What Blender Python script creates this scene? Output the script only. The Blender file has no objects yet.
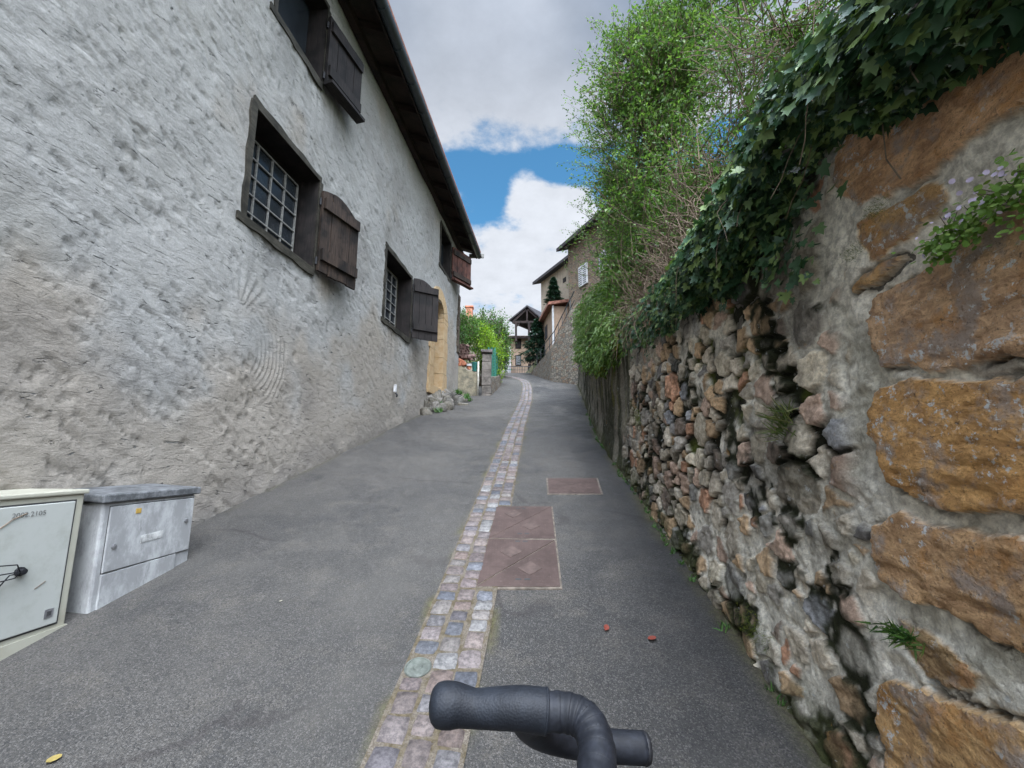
import bpy, math, random
import numpy as np
from mathutils import Vector, Matrix
R = math.radians
random.seed(7)
C = bpy.context.scene.collection
SC = bpy.context.scene

# ---------------------------------------------------------------- camera, world, sun, exposure
F = 430.0; PITCH = math.atan(71/430)
cam = bpy.data.objects.new('camera', bpy.data.cameras.new('camera'))
C.objects.link(cam); SC.camera = cam
cam.data.sensor_width = 36; cam.data.lens = 36*F/1024
cam.location = (0, 0, 0); cam.rotation_euler = (R(90)+PITCH, 0, 0)
cam.data.clip_start = 0.02; cam.data.clip_end = 3000
SUN = Vector((0.10, -0.50, 0.85)).normalized()
w = bpy.data.worlds.new("World"); SC.world = w; w.use_nodes = True
nt = w.node_tree; nt.nodes.clear()
def wn(t, **k):
    n = nt.nodes.new(t)
    for a, b in k.items(): setattr(n, a, b)
    return n
def px_dir(px, py):
    x = (px-512)/F; u = (384-py)/F; c, s = math.cos(PITCH), math.sin(PITCH)
    return Vector((x, c-u*s, s+u*c))
def wmath(op, a, b=None, c=None, clamp=False):
    n = wn('ShaderNodeMath', operation=op, use_clamp=clamp)
    for i, v in enumerate((a, b, c)):
        if v is None: continue
        if isinstance(v, (int, float)): n.inputs[i].default_value = v
        else: nt.links.new(v, n.inputs[i])
    return n.outputs[0]
def wsmooth(v, lo, hi):
    n = wn('ShaderNodeMapRange', interpolation_type='SMOOTHSTEP')
    nt.links.new(v, n.inputs[0]); n.inputs[1].default_value = lo; n.inputs[2].default_value = hi
    return n.outputs[0]
out = wn('ShaderNodeOutputWorld'); bg = wn('ShaderNodeBackground'); bg.inputs[1].default_value = 0.10
sky = wn('ShaderNodeTexSky', sky_type='NISHITA', sun_disc=False)
sky.sun_elevation = math.asin(SUN.z); sky.sun_rotation = math.atan2(SUN.x, SUN.y)
sky.air_density = 1.0; sky.dust_density = 0.4; sky.ozone_density = 2.2
skm = wn('ShaderNodeMix', data_type='RGBA', blend_type='MULTIPLY'); skm.inputs[0].default_value = 1
nt.links.new(sky.outputs[0], skm.inputs[6]); skm.inputs[7].default_value = (.62, 1.15, 1.22, 1)
tc = wn('ShaderNodeTexCoord'); sep = wn('ShaderNodeSeparateXYZ'); nt.links.new(tc.outputs['Generated'], sep.inputs[0])
dz = sep.outputs[2]
# cloud layer seen in perspective: direction projected on a plane overhead
den = wmath('ADD', wmath('MAXIMUM', dz, 0.0), 0.18)
comb = wn('ShaderNodeCombineXYZ')
nt.links.new(wmath('DIVIDE', sep.outputs[0], den), comb.inputs[0]); nt.links.new(wmath('DIVIDE', sep.outputs[1], den), comb.inputs[1])
def wnoise(scale, det, rough, off=0.0, dist=0.0):
    m = wn('ShaderNodeMapping'); nt.links.new(comb.outputs[0], m.inputs[0]); m.inputs['Location'].default_value = (off, off*1.7, off*.3)
    n = wn('ShaderNodeTexNoise'); nt.links.new(m.outputs[0], n.inputs['Vector'])
    n.inputs['Scale'].default_value = scale; n.inputs['Detail'].default_value = det; n.inputs['Roughness'].default_value = rough
    n.inputs['Distortion'].default_value = dist
    return n.outputs['Fac']
n1 = wnoise(3.2, 9, 0.60, 3.1, 0.25); n2 = wnoise(8.0, 8, 0.65, 9.0); n3 = wnoise(1.5, 4, .5, 5.5)
ramp = wn('ShaderNodeValToRGB'); nt.links.new(dz, ramp.inputs[0]); e = ramp.color_ramp.elements
ramp.color_ramp.interpolation = 'EASE'
e[0].position = 0.0; e[0].color = (.72,)*3+(1,)
e[1].position = 1.0; e[1].color = (.85,)*3+(1,)
for p, v in ((.40, .74), (.475, .66), (.51, .44), (.55, .22), (.585, .30), (.625, .66), (.72, .85)):
    q = e.new(p); q.color = (v,)*3+(1,)
cover = wmath('ADD', ramp.outputs[0], wmath('MULTIPLY', wmath('SUBTRACT', n1, .5), 1.15))
cover = wmath('ADD', cover, wmath('MULTIPLY', wmath('SUBTRACT', n2, .5), .75))
def blob(px, py, rad, amp, sx=1.0):
    d = px_dir(px, py).normalized()
    s = wn('ShaderNodeVectorMath', operation='SUBTRACT'); nt.links.new(tc.outputs['Generated'], s.inputs[0]); s.inputs[1].default_value = d
    k = wn('ShaderNodeVectorMath', operation='MULTIPLY'); nt.links.new(s.outputs[0], k.inputs[0]); k.inputs[1].default_value = (1/sx, 1, 1)
    l = wn('ShaderNodeVectorMath', operation='LENGTH'); nt.links.new(k.outputs[0], l.inputs[0])
    f = wsmooth(l.outputs['Value'], rad, rad*.2)
    return wmath('MULTIPLY', f, amp)
for b in ((547, 201, .095, .85, 1.5), (505, 172, .10, -.15, 2.0), (471, 190, .05, .22, 1.4), (575, 165, .05, -.35, 2), (496, 130, .045, -.16, 1.8), (530, 224, .03, -.30, 3.0), (560, 178, .035, -.25, 2.5), (490, 195, .05, -.2, 1.2), (455,170,.05,-.3,1.2), (500, 262, .11, .2, 1.5)):
    cover = wmath('ADD', cover, blob(*b))
mask = wsmooth(cover, .40, .74)
# cloud brightness: thick grey bellies up high, bright edges, and the glow of the veiled sun behind the viewer
dotn = wn('ShaderNodeVectorMath', operation='DOT_PRODUCT'); nt.links.new(tc.outputs['Generated'], dotn.inputs[0]); dotn.inputs[1].default_value = SUN
glow = wmath('POWER', wmath('MAXIMUM', dotn.outputs['Value'], 0.0), 5.0)
thick = wmath('MULTIPLY', wsmooth(dz, .52, .76), wmath('ADD', .55, wmath('MULTIPLY', wsmooth(n3, .35, .65), .6)))
cr = wn('ShaderNodeMix', data_type='RGBA'); nt.links.new(wmath('MINIMUM', thick, 1.0), cr.inputs[0])
cr.inputs[6].default_value = (4.5, 4.75, 5.2, 1); cr.inputs[7].default_value = (1.35, 1.68, 2.25, 1)
tex = wmath('ADD', .80, wmath('MULTIPLY', n2, .40))
vs = wn('ShaderNodeVectorMath', operation='SCALE'); nt.links.new(cr.outputs[2], vs.inputs[0])
nt.links.new(wmath('MULTIPLY', tex, wmath('ADD', 1.0, wmath('MULTIPLY', glow, 30.0))), vs.inputs['Scale'])
mx = wn('ShaderNodeMix', data_type='RGBA'); nt.links.new(mask, mx.inputs[0]); nt.links.new(skm.outputs[2], mx.inputs[6]); nt.links.new(vs.outputs[0], mx.inputs[7])
nt.links.new(mx.outputs[2], bg.inputs[0]); nt.links.new(bg.outputs[0], out.inputs[0])
sl = bpy.data.lights.new('sun', 'SUN'); sl.energy = 1.5; sl.angle = R(30); sl.color = (1, .965, .91)
so = bpy.data.objects.new('sun', sl); C.objects.link(so); so.rotation_euler = SUN.to_track_quat('Z', 'Y').to_euler()
SC.view_settings.view_transform = 'Standard'; SC.view_settings.look = 'None'
SC.view_settings.exposure = 0.82; SC.view_settings.gamma = 1; SC.view_settings.use_curve_mapping = False
SC.cycles.max_bounces = 6; SC.cycles.diffuse_bounces = 5; SC.cycles.glossy_bounces = 2; SC.cycles.transmission_bounces = 3

# ---------------------------------------------------------------- helpers
def at(px, py, Y):
    v = px_dir(px, py); return v*(Y/v.y)
rng = np.random.default_rng(11)
def _h(ix, iy, s):
    n = (ix.astype(np.int64)*374761393 + iy.astype(np.int64)*668265263 + s*1442695041) & 0xffffffff
    n = ((n ^ (n >> 13))*1274126177) & 0xffffffff
    return ((n ^ (n >> 16)) & 0xffff)/65535.0
def vn(x, y, s=0):
    x = np.asarray(x, float); y = np.asarray(y, float)
    ix = np.floor(x); iy = np.floor(y); fx = x-ix; fy = y-iy
    fx = fx*fx*(3-2*fx); fy = fy*fy*(3-2*fy)
    a = _h(ix, iy, s); b = _h(ix+1, iy, s); c = _h(ix, iy+1, s); d = _h(ix+1, iy+1, s)
    return (a*(1-fx)+b*fx)*(1-fy)+(c*(1-fx)+d*fx)*fy
def fbm(x, y, s=0, o=4, g=.5):
    t = 0; a = 1; n = 0
    for k in range(o):
        t = t+a*vn(x*2**k, y*2**k, s+k*17); n += a; a *= g
    return t/n
def sst(x, a, b):
    t = np.clip((x-a)/(b-a), 0, 1); return t*t*(3-2*t)
def tag(o, label=None, cat=None, group=None, kind=None):
    if label: o['label'] = label
    if cat: o['category'] = cat
    if group: o['group'] = group
    if kind: o['kind'] = kind
    return o
def thing(name, label, cat, loc=(0, 0, 0), rotz=0, group=None):
    o = bpy.data.objects.new(name, None); C.objects.link(o); o.empty_display_size = .1
    o.location = loc; o.rotation_euler = (0, 0, rotz)
    return tag(o, label, cat, group)
def link(name, me, mat, parent=None, smooth=False, world=False):
    """world: vertex coordinates are world ones although the object has a parent"""
    o = bpy.data.objects.new(name, me); C.objects.link(o)
    if mat: me.materials.append(mat)
    if parent:
        o.parent = parent
        if world:
            M = Matrix.Translation(-Vector(root_loc(parent)))
            me.transform(M)
    if smooth:
        me.polygons.foreach_set('use_smooth', [True]*len(me.polygons))
    return o
def root_loc(p):
    l = Vector((0, 0, 0))
    while p is not None: l += Vector(p.location); p = p.parent
    return l
def npmesh(verts, faces, col=None):
    me = bpy.data.meshes.new('m'); verts = np.asarray(verts, np.float32); faces = np.asarray(faces, np.int32)
    nf, k = faces.shape
    me.vertices.add(len(verts)); me.vertices.foreach_set('co', verts.ravel())
    me.loops.add(nf*k); me.loops.foreach_set('vertex_index', faces.ravel())
    me.polygons.add(nf); me.polygons.foreach_set('loop_start', np.arange(0, nf*k, k, dtype=np.int32))
    try: me.polygons.foreach_set('loop_total', np.full(nf, k, np.int32))
    except Exception: pass
    me.update(calc_edges=True); me.validate()
    if col is not None:
        a = me.attributes.new('Col', 'FLOAT_COLOR', 'POINT')
        c4 = np.ones((len(verts), 4), np.float32); c4[:, :3] = col; a.data.foreach_set('color', c4.ravel())
    return me
def gridfaces(nu, nv, keep=None):
    i = np.arange(nu-1)[:, None]*nv+np.arange(nv-1)[None, :]
    f = np.stack([i, i+nv, i+nv+1, i+1], -1).reshape(-1, 4)
    return f if keep is None else f[keep.ravel()]
class MB:
    def __init__(s): s.v = []; s.f = []; s.c = []
    def add(s, vs, fs, col=None):
        n = len(s.v); s.v += [tuple(v) for v in vs]; s.f += [tuple(i+n for i in f) for f in fs]; s.c += [col or (1, 1, 1)]*len(vs); return s
    def box(s, c, d, rz=0, M=None, col=None, jit=0):
        x, y, z = d[0]/2, d[1]/2, d[2]/2; vs = []
        for a in (-1, 1):
            for b in (-1, 1):
                for e_ in (-1, 1): vs.append(Vector((a*x, b*y, e_*z)))
        if jit: vs = [v+Vector((random.uniform(-jit, jit), random.uniform(-jit, jit), random.uniform(-jit, jit))) for v in vs]
        m = M if M is not None else Matrix.Rotation(rz, 4, 'Z')
        vs = [m @ v + Vector(c) for v in vs]
        return s.add(vs, [(0, 1, 3, 2), (4, 6, 7, 5), (0, 4, 5, 1), (2, 3, 7, 6), (0, 2, 6, 4), (1, 5, 7, 3)], col)
    def beam(s, a, b, w_, h, up=(0, 0, 1), jit=0):
        a, b = Vector(a), Vector(b); d = (b-a); L = d.length; d.normalize(); u = Vector(up); sx = d.cross(u).normalized(); u = sx.cross(d)
        M = Matrix((sx, d, u)).transposed().to_4x4()
        return s.box((a+b)/2, (w_, L, h), M=M, jit=jit)
    def tube(s, pts, rad, n=8, caps=True):
        pts = [Vector(p) for p in pts]; k = len(pts)
        if not hasattr(rad, '__len__'): rad = [rad]*k
        base = len(s.v); up = Vector((0, 0, 1)); fr = None; vs = []; fs = []
        for i, p in enumerate(pts):
            t = (pts[min(i+1, k-1)]-pts[max(i-1, 0)]).normalized()
            if fr is None:
                fr = t.cross(up)
                if fr.length < .1: fr = t.cross(Vector((1, 0, 0)))
            fr = (fr-t*fr.dot(t)).normalized(); bi = t.cross(fr)
            for j in range(n):
                a = 2*math.pi*j/n; vs.append(p+(fr*math.cos(a)+bi*math.sin(a))*rad[i])
        for i in range(k-1):
            for j in range(n):
                fs.append((i*n+j, i*n+(j+1) % n, (i+1)*n+(j+1) % n, (i+1)*n+j))
        if caps: fs += [tuple(range(n-1, -1, -1)), tuple(range((k-1)*n, k*n))]
        return s.add(vs, fs)
    def prism(s, poly, dirv, th):
        """poly: 3D points, extruded by dirv*th"""
        n = len(poly); d = Vector(dirv)*th; vs = [Vector(p) for p in poly]+[Vector(p)+d for p in poly]
        fs = [tuple(range(n-1, -1, -1)), tuple(range(n, 2*n))]+[(i, (i+1) % n, n+(i+1) % n, n+i) for i in range(n)]
        return s.add(vs, fs)
    def lathe(s, prof, c, n=20, axis=None):
        M = axis.to_track_quat('Z', 'Y').to_matrix() if axis is not None else Matrix.Identity(3)
        vs = []; k = len(prof)
        for r, z in prof:
            for j in range(n):
                a = 2*math.pi*j/n; vs.append(M @ Vector((r*math.cos(a), r*math.sin(a), z))+Vector(c))
        fs = [(i*n+j, i*n+(j+1) % n, (i+1)*n+(j+1) % n, (i+1)*n+j) for i in range(k-1) for j in range(n)]
        fs += [tuple(range(n-1, -1, -1)), tuple(range((k-1)*n, k*n))]
        return s.add(vs, fs)
    def build(s, name, mat, parent=None, smooth=False, world=True, bevel=0, usecol=False):
        me = bpy.data.meshes.new(name); me.from_pydata(s.v, [], s.f)
        if usecol:
            a = me.attributes.new('Col', 'FLOAT_COLOR', 'POINT'); a.data.foreach_set('color', np.array([c+(1,) for c in s.c], np.float32).ravel())
        o = link(name, me, mat, parent, smooth, world)
        import bmesh
        bm = bmesh.new(); bm.from_mesh(me); bmesh.ops.recalc_face_normals(bm, faces=bm.faces); bm.to_mesh(me); bm.free()
        if bevel:
            m = o.modifiers.new('b', 'BEVEL'); m.width = bevel; m.segments = 2; m.limit_method = 'ANGLE'
        return o

# ---------------------------------------------------------------- materials
class NT:
    def __init__(s, name):
        s.m = bpy.data.materials.new(name); s.m.use_nodes = True; s.t = s.m.node_tree
        s.b = s.t.nodes['Principled BSDF']; s.b.inputs['Specular IOR Level'].default_value = .3
        s.co = s.t.nodes.new('ShaderNodeTexCoord').outputs['Object']
    def n(s, t, **k):
        n = s.t.nodes.new(t)
        for a, b in k.items(): setattr(n, a, b)
        return n
    def l(s, a, b): s.t.links.new(a, b)
    def noise(s, scale, det=4, rough=.55, vec=(1, 1, 1), rot=(0, 0, 0), dist=0, loc=(0, 0, 0)):
        m = s.n('ShaderNodeMapping'); s.l(s.co, m.inputs[0]); m.inputs['Scale'].default_value = vec; m.inputs['Rotation'].default_value = rot; m.inputs['Location'].default_value = loc
        n = s.n('ShaderNodeTexNoise'); s.l(m.outputs[0], n.inputs['Vector'])
        n.inputs['Scale'].default_value = scale; n.inputs['Detail'].default_value = det; n.inputs['Roughness'].default_value = rough; n.inputs['Distortion'].default_value = dist
        return n.outputs['Fac']
    def vor(s, scale, feat='F1', out='Distance', vec=(1, 1, 1), rnd=1):
        m = s.n('ShaderNodeMapping'); s.l(s.co, m.inputs[0]); m.inputs['Scale'].default_value = vec
        n = s.n('ShaderNodeTexVoronoi', feature=feat); s.l(m.outputs[0], n.inputs['Vector']); n.inputs['Scale'].default_value = scale; n.inputs['Randomness'].default_value = rnd
        return n.outputs[out]
    def rng(s, v, a, b, c=0, d=1):
        n = s.n('ShaderNodeMapRange', interpolation_type='SMOOTHSTEP'); s.l(v, n.inputs[0])
        for i, q in enumerate((a, b, c, d)): n.inputs[i+1].default_value = q
        return n.outputs[0]
    def mth(s, op, a, b):
        n = s.n('ShaderNodeMath', operation=op)
        for i, v in enumerate((a, b)):
            if isinstance(v, (int, float)): n.inputs[i].default_value = v
            else: s.l(v, n.inputs[i])
        return n.outputs[0]
    def mix(s, f, a, b, mode='MIX'):
        n = s.n('ShaderNodeMix', data_type='RGBA', blend_type=mode)
        for i, v in ((0, f), (6, a), (7, b)):
            if isinstance(v, (int, float)): n.inputs[i].default_value = v
            elif isinstance(v, (tuple, list)): n.inputs[i].default_value = tuple(v)+(1,)
            else: s.l(v, n.inputs[i])
        return n.outputs[2]
    def attr(s, name='Col'): return s.n('ShaderNodeAttribute', attribute_name=name).outputs['Color']
    def fin(s, col, rough=.85, bump=None, strength=.5, dist=.01, spec=None):
        if isinstance(col, (tuple, list)): s.b.inputs['Base Color'].default_value = tuple(col)+(1,)
        else: s.l(col, s.b.inputs['Base Color'])
        if isinstance(rough, (int, float)): s.b.inputs['Roughness'].default_value = rough
        else: s.l(rough, s.b.inputs['Roughness'])
        if spec is not None: s.b.inputs['Specular IOR Level'].default_value = spec
        if bump is not None:
            n = s.n('ShaderNodeBump'); n.inputs['Strength'].default_value = strength; n.inputs['Distance'].default_value = dist
            s.l(bump, n.inputs['Height']); s.l(n.outputs[0], s.b.inputs['Normal'])
        return s.m
def simple(name, col, rough=.7, var=.25, scale=12, bump=.3, dist=.004, metal=0, vec=(1, 1, 1), spec=None):
    k = NT(name); n = k.noise(scale, 5, .6, vec); n2 = k.noise(scale*7, 3, .6, vec)
    c = k.mix(k.rng(n, .3, .7), tuple(v*(1-var) for v in col), tuple(min(1, v*(1+var)) for v in col))
    k.b.inputs['Metallic'].default_value = metal
    return k.fin(c, rough, k.mth('ADD', n, k.mth('MULTIPLY', n2, .4)), bump, dist, spec)
M = {}
# asphalt
k = NT('asphalt'); big = k.noise(.55, 5, .6); med = k.noise(5, 4, .65); ag = k.vor(210, 'F1', 'Color'); agd = k.vor(210); fine = k.noise(260, 2, .6)
sepc = k.n('ShaderNodeSeparateColor'); k.l(ag, sepc.inputs[0])
c = k.mix(k.rng(big, .35, .65), (.036, .0345, .032), (.066, .061, .054))
c = k.mix(k.rng(med, .45, .75), c, (.076, .069, .059))
c = k.mix(k.rng(k.noise(2.2, 6, .7, loc=(4, 2, 0)), .56, .72), c, (.026, .0255, .025))
c = k.mix(k.rng(sepc.outputs[0], .55, .98, 0, .55), c, (.14, .13, .12))
c = k.mix(k.rng(sepc.outputs[1], .62, .9, 0, .7), c, (.014, .014, .015))
wpn = k.n('ShaderNodeTexNoise'); k.l(k.co, wpn.inputs['Vector']); wpn.inputs['Scale'].default_value = 1.6; wpn.inputs['Detail'].default_value = 6
wm_ = k.n('ShaderNodeMix', data_type='RGBA', blend_type='LINEAR_LIGHT'); wm_.inputs[0].default_value = .35; k.l(k.co, wm_.inputs[6]); k.l(wpn.outputs['Color'], wm_.inputs[7])
vv_ = k.n('ShaderNodeTexVoronoi', feature='DISTANCE_TO_EDGE'); k.l(wm_.outputs[2], vv_.inputs['Vector']); vv_.inputs['Scale'].default_value = .42
ck = k.mth('MULTIPLY', k.rng(vv_.outputs['Distance'], .010, .003), k.rng(k.noise(.9, 2), .50, .56))
c = k.mix(k.mth('MULTIPLY', ck, .45), c, (.020, .016, .016))
c = k.mix(k.rng(k.noise(.35, 6, .6, loc=(1, 8, 0)), .5, .62, 0, .35), c, (.095, .088, .077))
c = k.mix(k.attr('Damp'), c, k.mix(1., c, (.52, .53, .56), 'MULTIPLY'))  # bluish darkening, part damp and part painted shade
c = k.mix(k.attr('Moss'), c, k.mix(k.rng(k.noise(40, 3), .4, .6), (.055, .042, .015), (.09, .085, .03)))
M['asphalt'] = k.fin(c, k.rng(med, .3, .7, .62, .85), k.mth('SUBTRACT', k.mth('MULTIPLY', fine, .5), agd), .75, .004, .4)
# stucco
k = NT('stucco'); at_ = k.attr('Col')
st = k.noise(9, 7, .68, (1, .55, 1.5), (R(35), 0, 0), 1.2)
st2 = k.noise(26, 5, .7, (1, .5, 1.6), (R(38), 0, 0), .8)
gr = k.noise(120, 3, .7); pit = k.noise(15, 4, .6, (1, .45, 1.7), (R(40), 0, 0), 1.5, (3, 3, 3))
c = k.mix(k.rng(st, .35, .65), at_, k.mix(1.0, at_, (.88, .88, .88), 'MULTIPLY'))
c = k.mix(k.rng(st2, .62, .72), c, k.mix(1.0, at_, (.82, .82, .80), 'MULTIPLY'))
c = k.mix(k.rng(k.noise(70, 4, .75), .38, .66), k.mix(1., c, (.88, .88, .87), 'MULTIPLY'), k.mix(1., c, (1.06, 1.06, 1.06), 'MULTIPLY'))
c = k.mix(k.rng(pit, .66, .70), c, (.10, .10, .095))
c = k.mix(k.rng(k.noise(34, 4, .6, (1, .35, 1.9), (R(36), 0, 0), .6, (9, 1, 1)), .67, .70, 0, .8), c, (.10, .10, .095))
c = k.mix(k.rng(k.noise(2.2, 4, .6, loc=(7, 1, 2)), .5, .75, 0, .35), c, k.mix(1.0, at_, (.70, .68, .62), 'MULTIPLY'))
h = k.mth('ADD', k.mth('MULTIPLY', st, 1.6), k.mth('MULTIPLY', st2, .8)); h = k.mth('ADD', h, k.mth('ADD', k.mth('MULTIPLY', gr, .25), k.mth('MULTIPLY', k.noise(55, 4, .7), .55))); h = k.mth('SUBTRACT', h, k.mth('MULTIPLY', k.rng(pit, .61, .70), 1.3))
M['stucco'] = k.fin(c, .92, h, .85, .007, .15)
# stone (colour attribute)
k = NT('stone'); a_ = k.attr('Col'); g1 = k.noise(38, 6, .7); g2 = k.noise(150, 4, .7); li = k.noise(24, 5, .75, loc=(5, 5, 5)); og = k.noise(11, 5, .7, loc=(2, 9, 1))
c = k.mix(k.rng(g1, .3, .7), k.mix(1., a_, (.62, .60, .58), 'MULTIPLY'), k.mix(1., a_, (1.3, 1.28, 1.24), 'MULTIPLY'))
c = k.mix(k.rng(g2, .55, .75, 0, .5), c, k.mix(1., a_, (.45, .44, .43), 'MULTIPLY'))
c = k.mix(k.rng(li, .62, .68, 0, .62), c, (.42, .43, .42))
c = k.mix(k.rng(og, .64, .72, 0, .45), c, (.38, .20, .045))
h = k.mth('ADD', k.mth('MULTIPLY', g1, 1.2), k.mth('MULTIPLY', g2, .5))
M['stone'] = k.fin(c, .9, h, .9, .012, .2)
# large ochre blocks: coarse grain and lichen crusts
k = NT('ochre_stone'); a_ = k.attr('Col'); g1 = k.noise(14, 7, .72, (1, 1, 2.2), (R(-18), 0, 0), .6); g2 = k.noise(120, 4, .75); g3 = k.noise(45, 5, .7); li = k.noise(30, 5, .78, loc=(5, 5, 5)); lm = k.noise(5, 3, .5, loc=(1, 2, 3)); gy = k.noise(7, 5, .65, loc=(8, 2, 0))
c = k.mix(k.rng(g1, .32, .68), k.mix(1., a_, (.60, .52, .46), 'MULTIPLY'), k.mix(1., a_, (1.25, 1.2, 1.1), 'MULTIPLY'))
c = k.mix(k.rng(gy, .50, .62, 0, .75), c, (.36, .305, .27)); c = k.mix(k.rng(k.noise(6, 5, .7, loc=(3, 3, 3)), .52, .64, 0, .6), c, (.56, .26, .075))
c = k.mix(k.rng(g2, .52, .68, 0, .7), c, k.mix(1., a_, (.38, .33, .28), 'MULTIPLY')); c = k.mix(k.rng(k.noise(60, 5, .75, loc=(3, 3, 9)), .60, .68, 0, .8), c, (.10, .075, .055))
c = k.mix(k.mth('MULTIPLY', k.rng(li, .55, .61, 0, .9), k.rng(lm, .42, .56)), c, (.66, .66, .64))
h = k.mth('ADD', k.mth('MULTIPLY', g1, 1.3), k.mth('ADD', k.mth('MULTIPLY', g3, 1.3), k.mth('MULTIPLY', g2, .35)))
M['ochre'] = k.fin(c, .88, h, 1.0, .014, .25)
M['cobble'] = (lambda k: k.fin(k.mix(k.rng(k.noise(45, 6, .75), .35, .65), k.mix(1., k.attr('Col'), (.55, .55, .56), 'MULTIPLY'), k.mix(1., k.attr('Col'), (1.35, 1.33, 1.3), 'MULTIPLY')), .7, k.noise(70, 5, .75), .9, .006, .35))(NT('cobble_stone'))
M['joint'] = (lambda k: k.fin(k.mix(k.rng(k.noise(14, 5, .7), .4, .6), k.mix(k.rng(k.noise(160, 3), .4, .6), (.085, .070, .054), (.145, .125, .10)), k.mix(k.rng(k.noise(70, 3), .4, .6), (.06, .047, .026), (.10, .08, .05))), .9, k.noise(150, 3), .7, .006))(NT('joint_sand'))
def wood(name, c1, c2, ax=2):
    k = NT(name); v = [1, 1, 1]; v[ax] = .06; v = tuple(v)
    g = k.noise(60, 6, .7, v, dist=.6); b = k.noise(5, 3, .5); c = k.mix(k.rng(g, .3, .7), c1, c2); c = k.mix(k.rng(b, .4, .7), c, tuple(x*.6 for x in c1))
    return k.fin(c, .75, g, .7, .006, .3)
M['dark_wood'] = wood('dark_wood', (.007, .0055, .005), (.026, .020, .018))
M['worn_wood'] = wood('worn_wood', (.009, .006, .0045), (.058, .038, .027))
M['red_wood'] = wood('red_wood', (.035, .015, .011), (.13, .052, .037))
M['rafter_wood'] = wood('rafter_wood', (.010, .006, .005), (.035, .018, .015), 0)
M['timber_edge'] = wood('timber_edge', (.022, .020, .013), (.065, .058, .045), 1)
M['white_bar'] = simple('flaking_white_paint', (.19, .185, .17), .7, .3, 40)
M['glass'] = simple('window_glass', (.018, .022, .026), .2, .3, 3, .15, .003, spec=.35)
M['zinc'] = simple('dark_zinc', (.018, .026, .032), .5, .3, 6, metal=.0, spec=.5)
M['tile'] = simple('clay_tile', (.22, .10, .07), .85, .4, 8)
M['void'] = simple('dark_interior', (.02, .018, .016), .9, .2)
k = NT('sandstone'); g = k.noise(8, 5, .7)
M['sandstone'] = k.fin(k.mix(k.rng(g, .3, .7), (.36, .235, .115), (.44, .33, .20)), .85, k.noise(40, 5, .7), .6, .008)
k = NT('beige_enamel'); g = k.noise(5, 6, .7); c = k.mix(k.rng(g, .45, .75), (.38, .37, .30), (.30, .285, .22)); c = k.mix(k.rng(k.noise(30, 5, .75), .66, .74), c, (.30, .26, .17))
M['beige'] = k.fin(c, .5, g, .1, .004, .4)
M['beige_door'] = (lambda k: k.fin(k.mix(k.rng(k.noise(7, 6, .7), .45, .75), (.38, .39, .36), (.31, .32, .28)), .5, k.noise(9, 4), .1, .004, .4))(NT('pale_enamel'))
k = NT('weathered_plastic'); g = k.noise(7, 6, .75, (1, 1, .5)); g2 = k.noise(26, 6, .75, (1, 1, .25)); c = k.mix(k.rng(g, .38, .6), (.39, .395, .39), (.25, .252, .25)); c = k.mix(k.rng(g2, .55, .7, 0, .8), c, (.20, .20, .20))
M['plastic'] = k.fin(c, .6, g2, .15, .004)
k = NT('weathered_lid'); g = k.noise(12, 6, .75); M['lid'] = k.fin(k.mix(k.rng(g, .4, .6), (.15, .155, .16), (.065, .068, .07)), .7, g, .3, .006)
M['black'] = simple('black_rubber', (.012, .012, .014), .6, .3, 30)
M['ink'] = simple('black_ink', (.045, .045, .045), .6, .1)
M['chrome'] = simple('dull_metal', (.35, .35, .36), .4, .2, 20, metal=.8)
k = NT('rusty_iron'); g = k.noise(5, 6, .7); g2 = k.vor(55, 'F1', 'Distance', rnd=.0); c = k.mix(k.rng(g, .35, .65), (.044, .027, .022), (.070, .045, .038)); c = k.mix(k.rng(k.noise(40, 5, .7), .58, .72, 0, .6), c, (.12, .085, .072))
M['rust'] = k.fin(c, .62, k.mth('ADD', g2, k.mth('MULTIPLY', k.noise(120, 3), .4)), .45, .003, .45)
M['rust_light'] = simple('worn_iron', (.080, .056, .048), .6, .25, 18)
M['frame_steel'] = simple('pale_steel_edge', (.12, .10, .08), .7, .4, 25)
k = NT('handlebar_tape'); g = k.noise(60, 5, .7); c = k.mix(k.rng(g, .4, .7), (.006, .007, .010), (.015, .017, .023))
M['tape'] = k.fin(c, .6, k.noise(300, 3, .6), .3, .0008, .3)
M['hood'] = (lambda k: k.fin(k.mix(k.rng(k.noise(25, 5, .7), .4, .7), (.006, .0075, .011), (.013, .016, .022)), .6, k.vor(420), .3, .0008, .3))(NT('hood_rubber'))
def leafmat(name, a, b, c3, tr=.25, rough=.5):
    k = NT(name); g = k.n('ShaderNodeNewGeometry').outputs['Random Per Island']
    r = k.n('ShaderNodeValToRGB'); k.l(g, r.inputs[0]); e = r.color_ramp.elements
    e[0].color = a+(1,); e[0].position = 0; dd_c = None; e[1].color = c3+(1,); e[1].position = 1; q = e.new(.55); q.color = b+(1,)
    k.fin(r.outputs[0], rough, spec=.35)
    if tr:
        t = k.n('ShaderNodeBsdfTranslucent'); k.l(k.mix(1., r.outputs[0], (1.3, 1.5, .7), 'MULTIPLY'), t.inputs[0]); ms = k.n('ShaderNodeMixShader'); ms.inputs[0].default_value = tr
        k.l(k.b.outputs[0], ms.inputs[1]); k.l(t.outputs[0], ms.inputs[2]); k.l(ms.outputs[0], k.t.nodes['Material Output'].inputs[0])
    return k.m
M['ivy'] = leafmat('ivy_leaf', (.018, .048, .022), (.038, .088, .036), (.17, .24, .075), .12, .45)
M['shrub'] = leafmat('shrub_leaf', (.045, .092, .025), (.090, .170, .042), (.185, .270, .08), .38)
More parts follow.
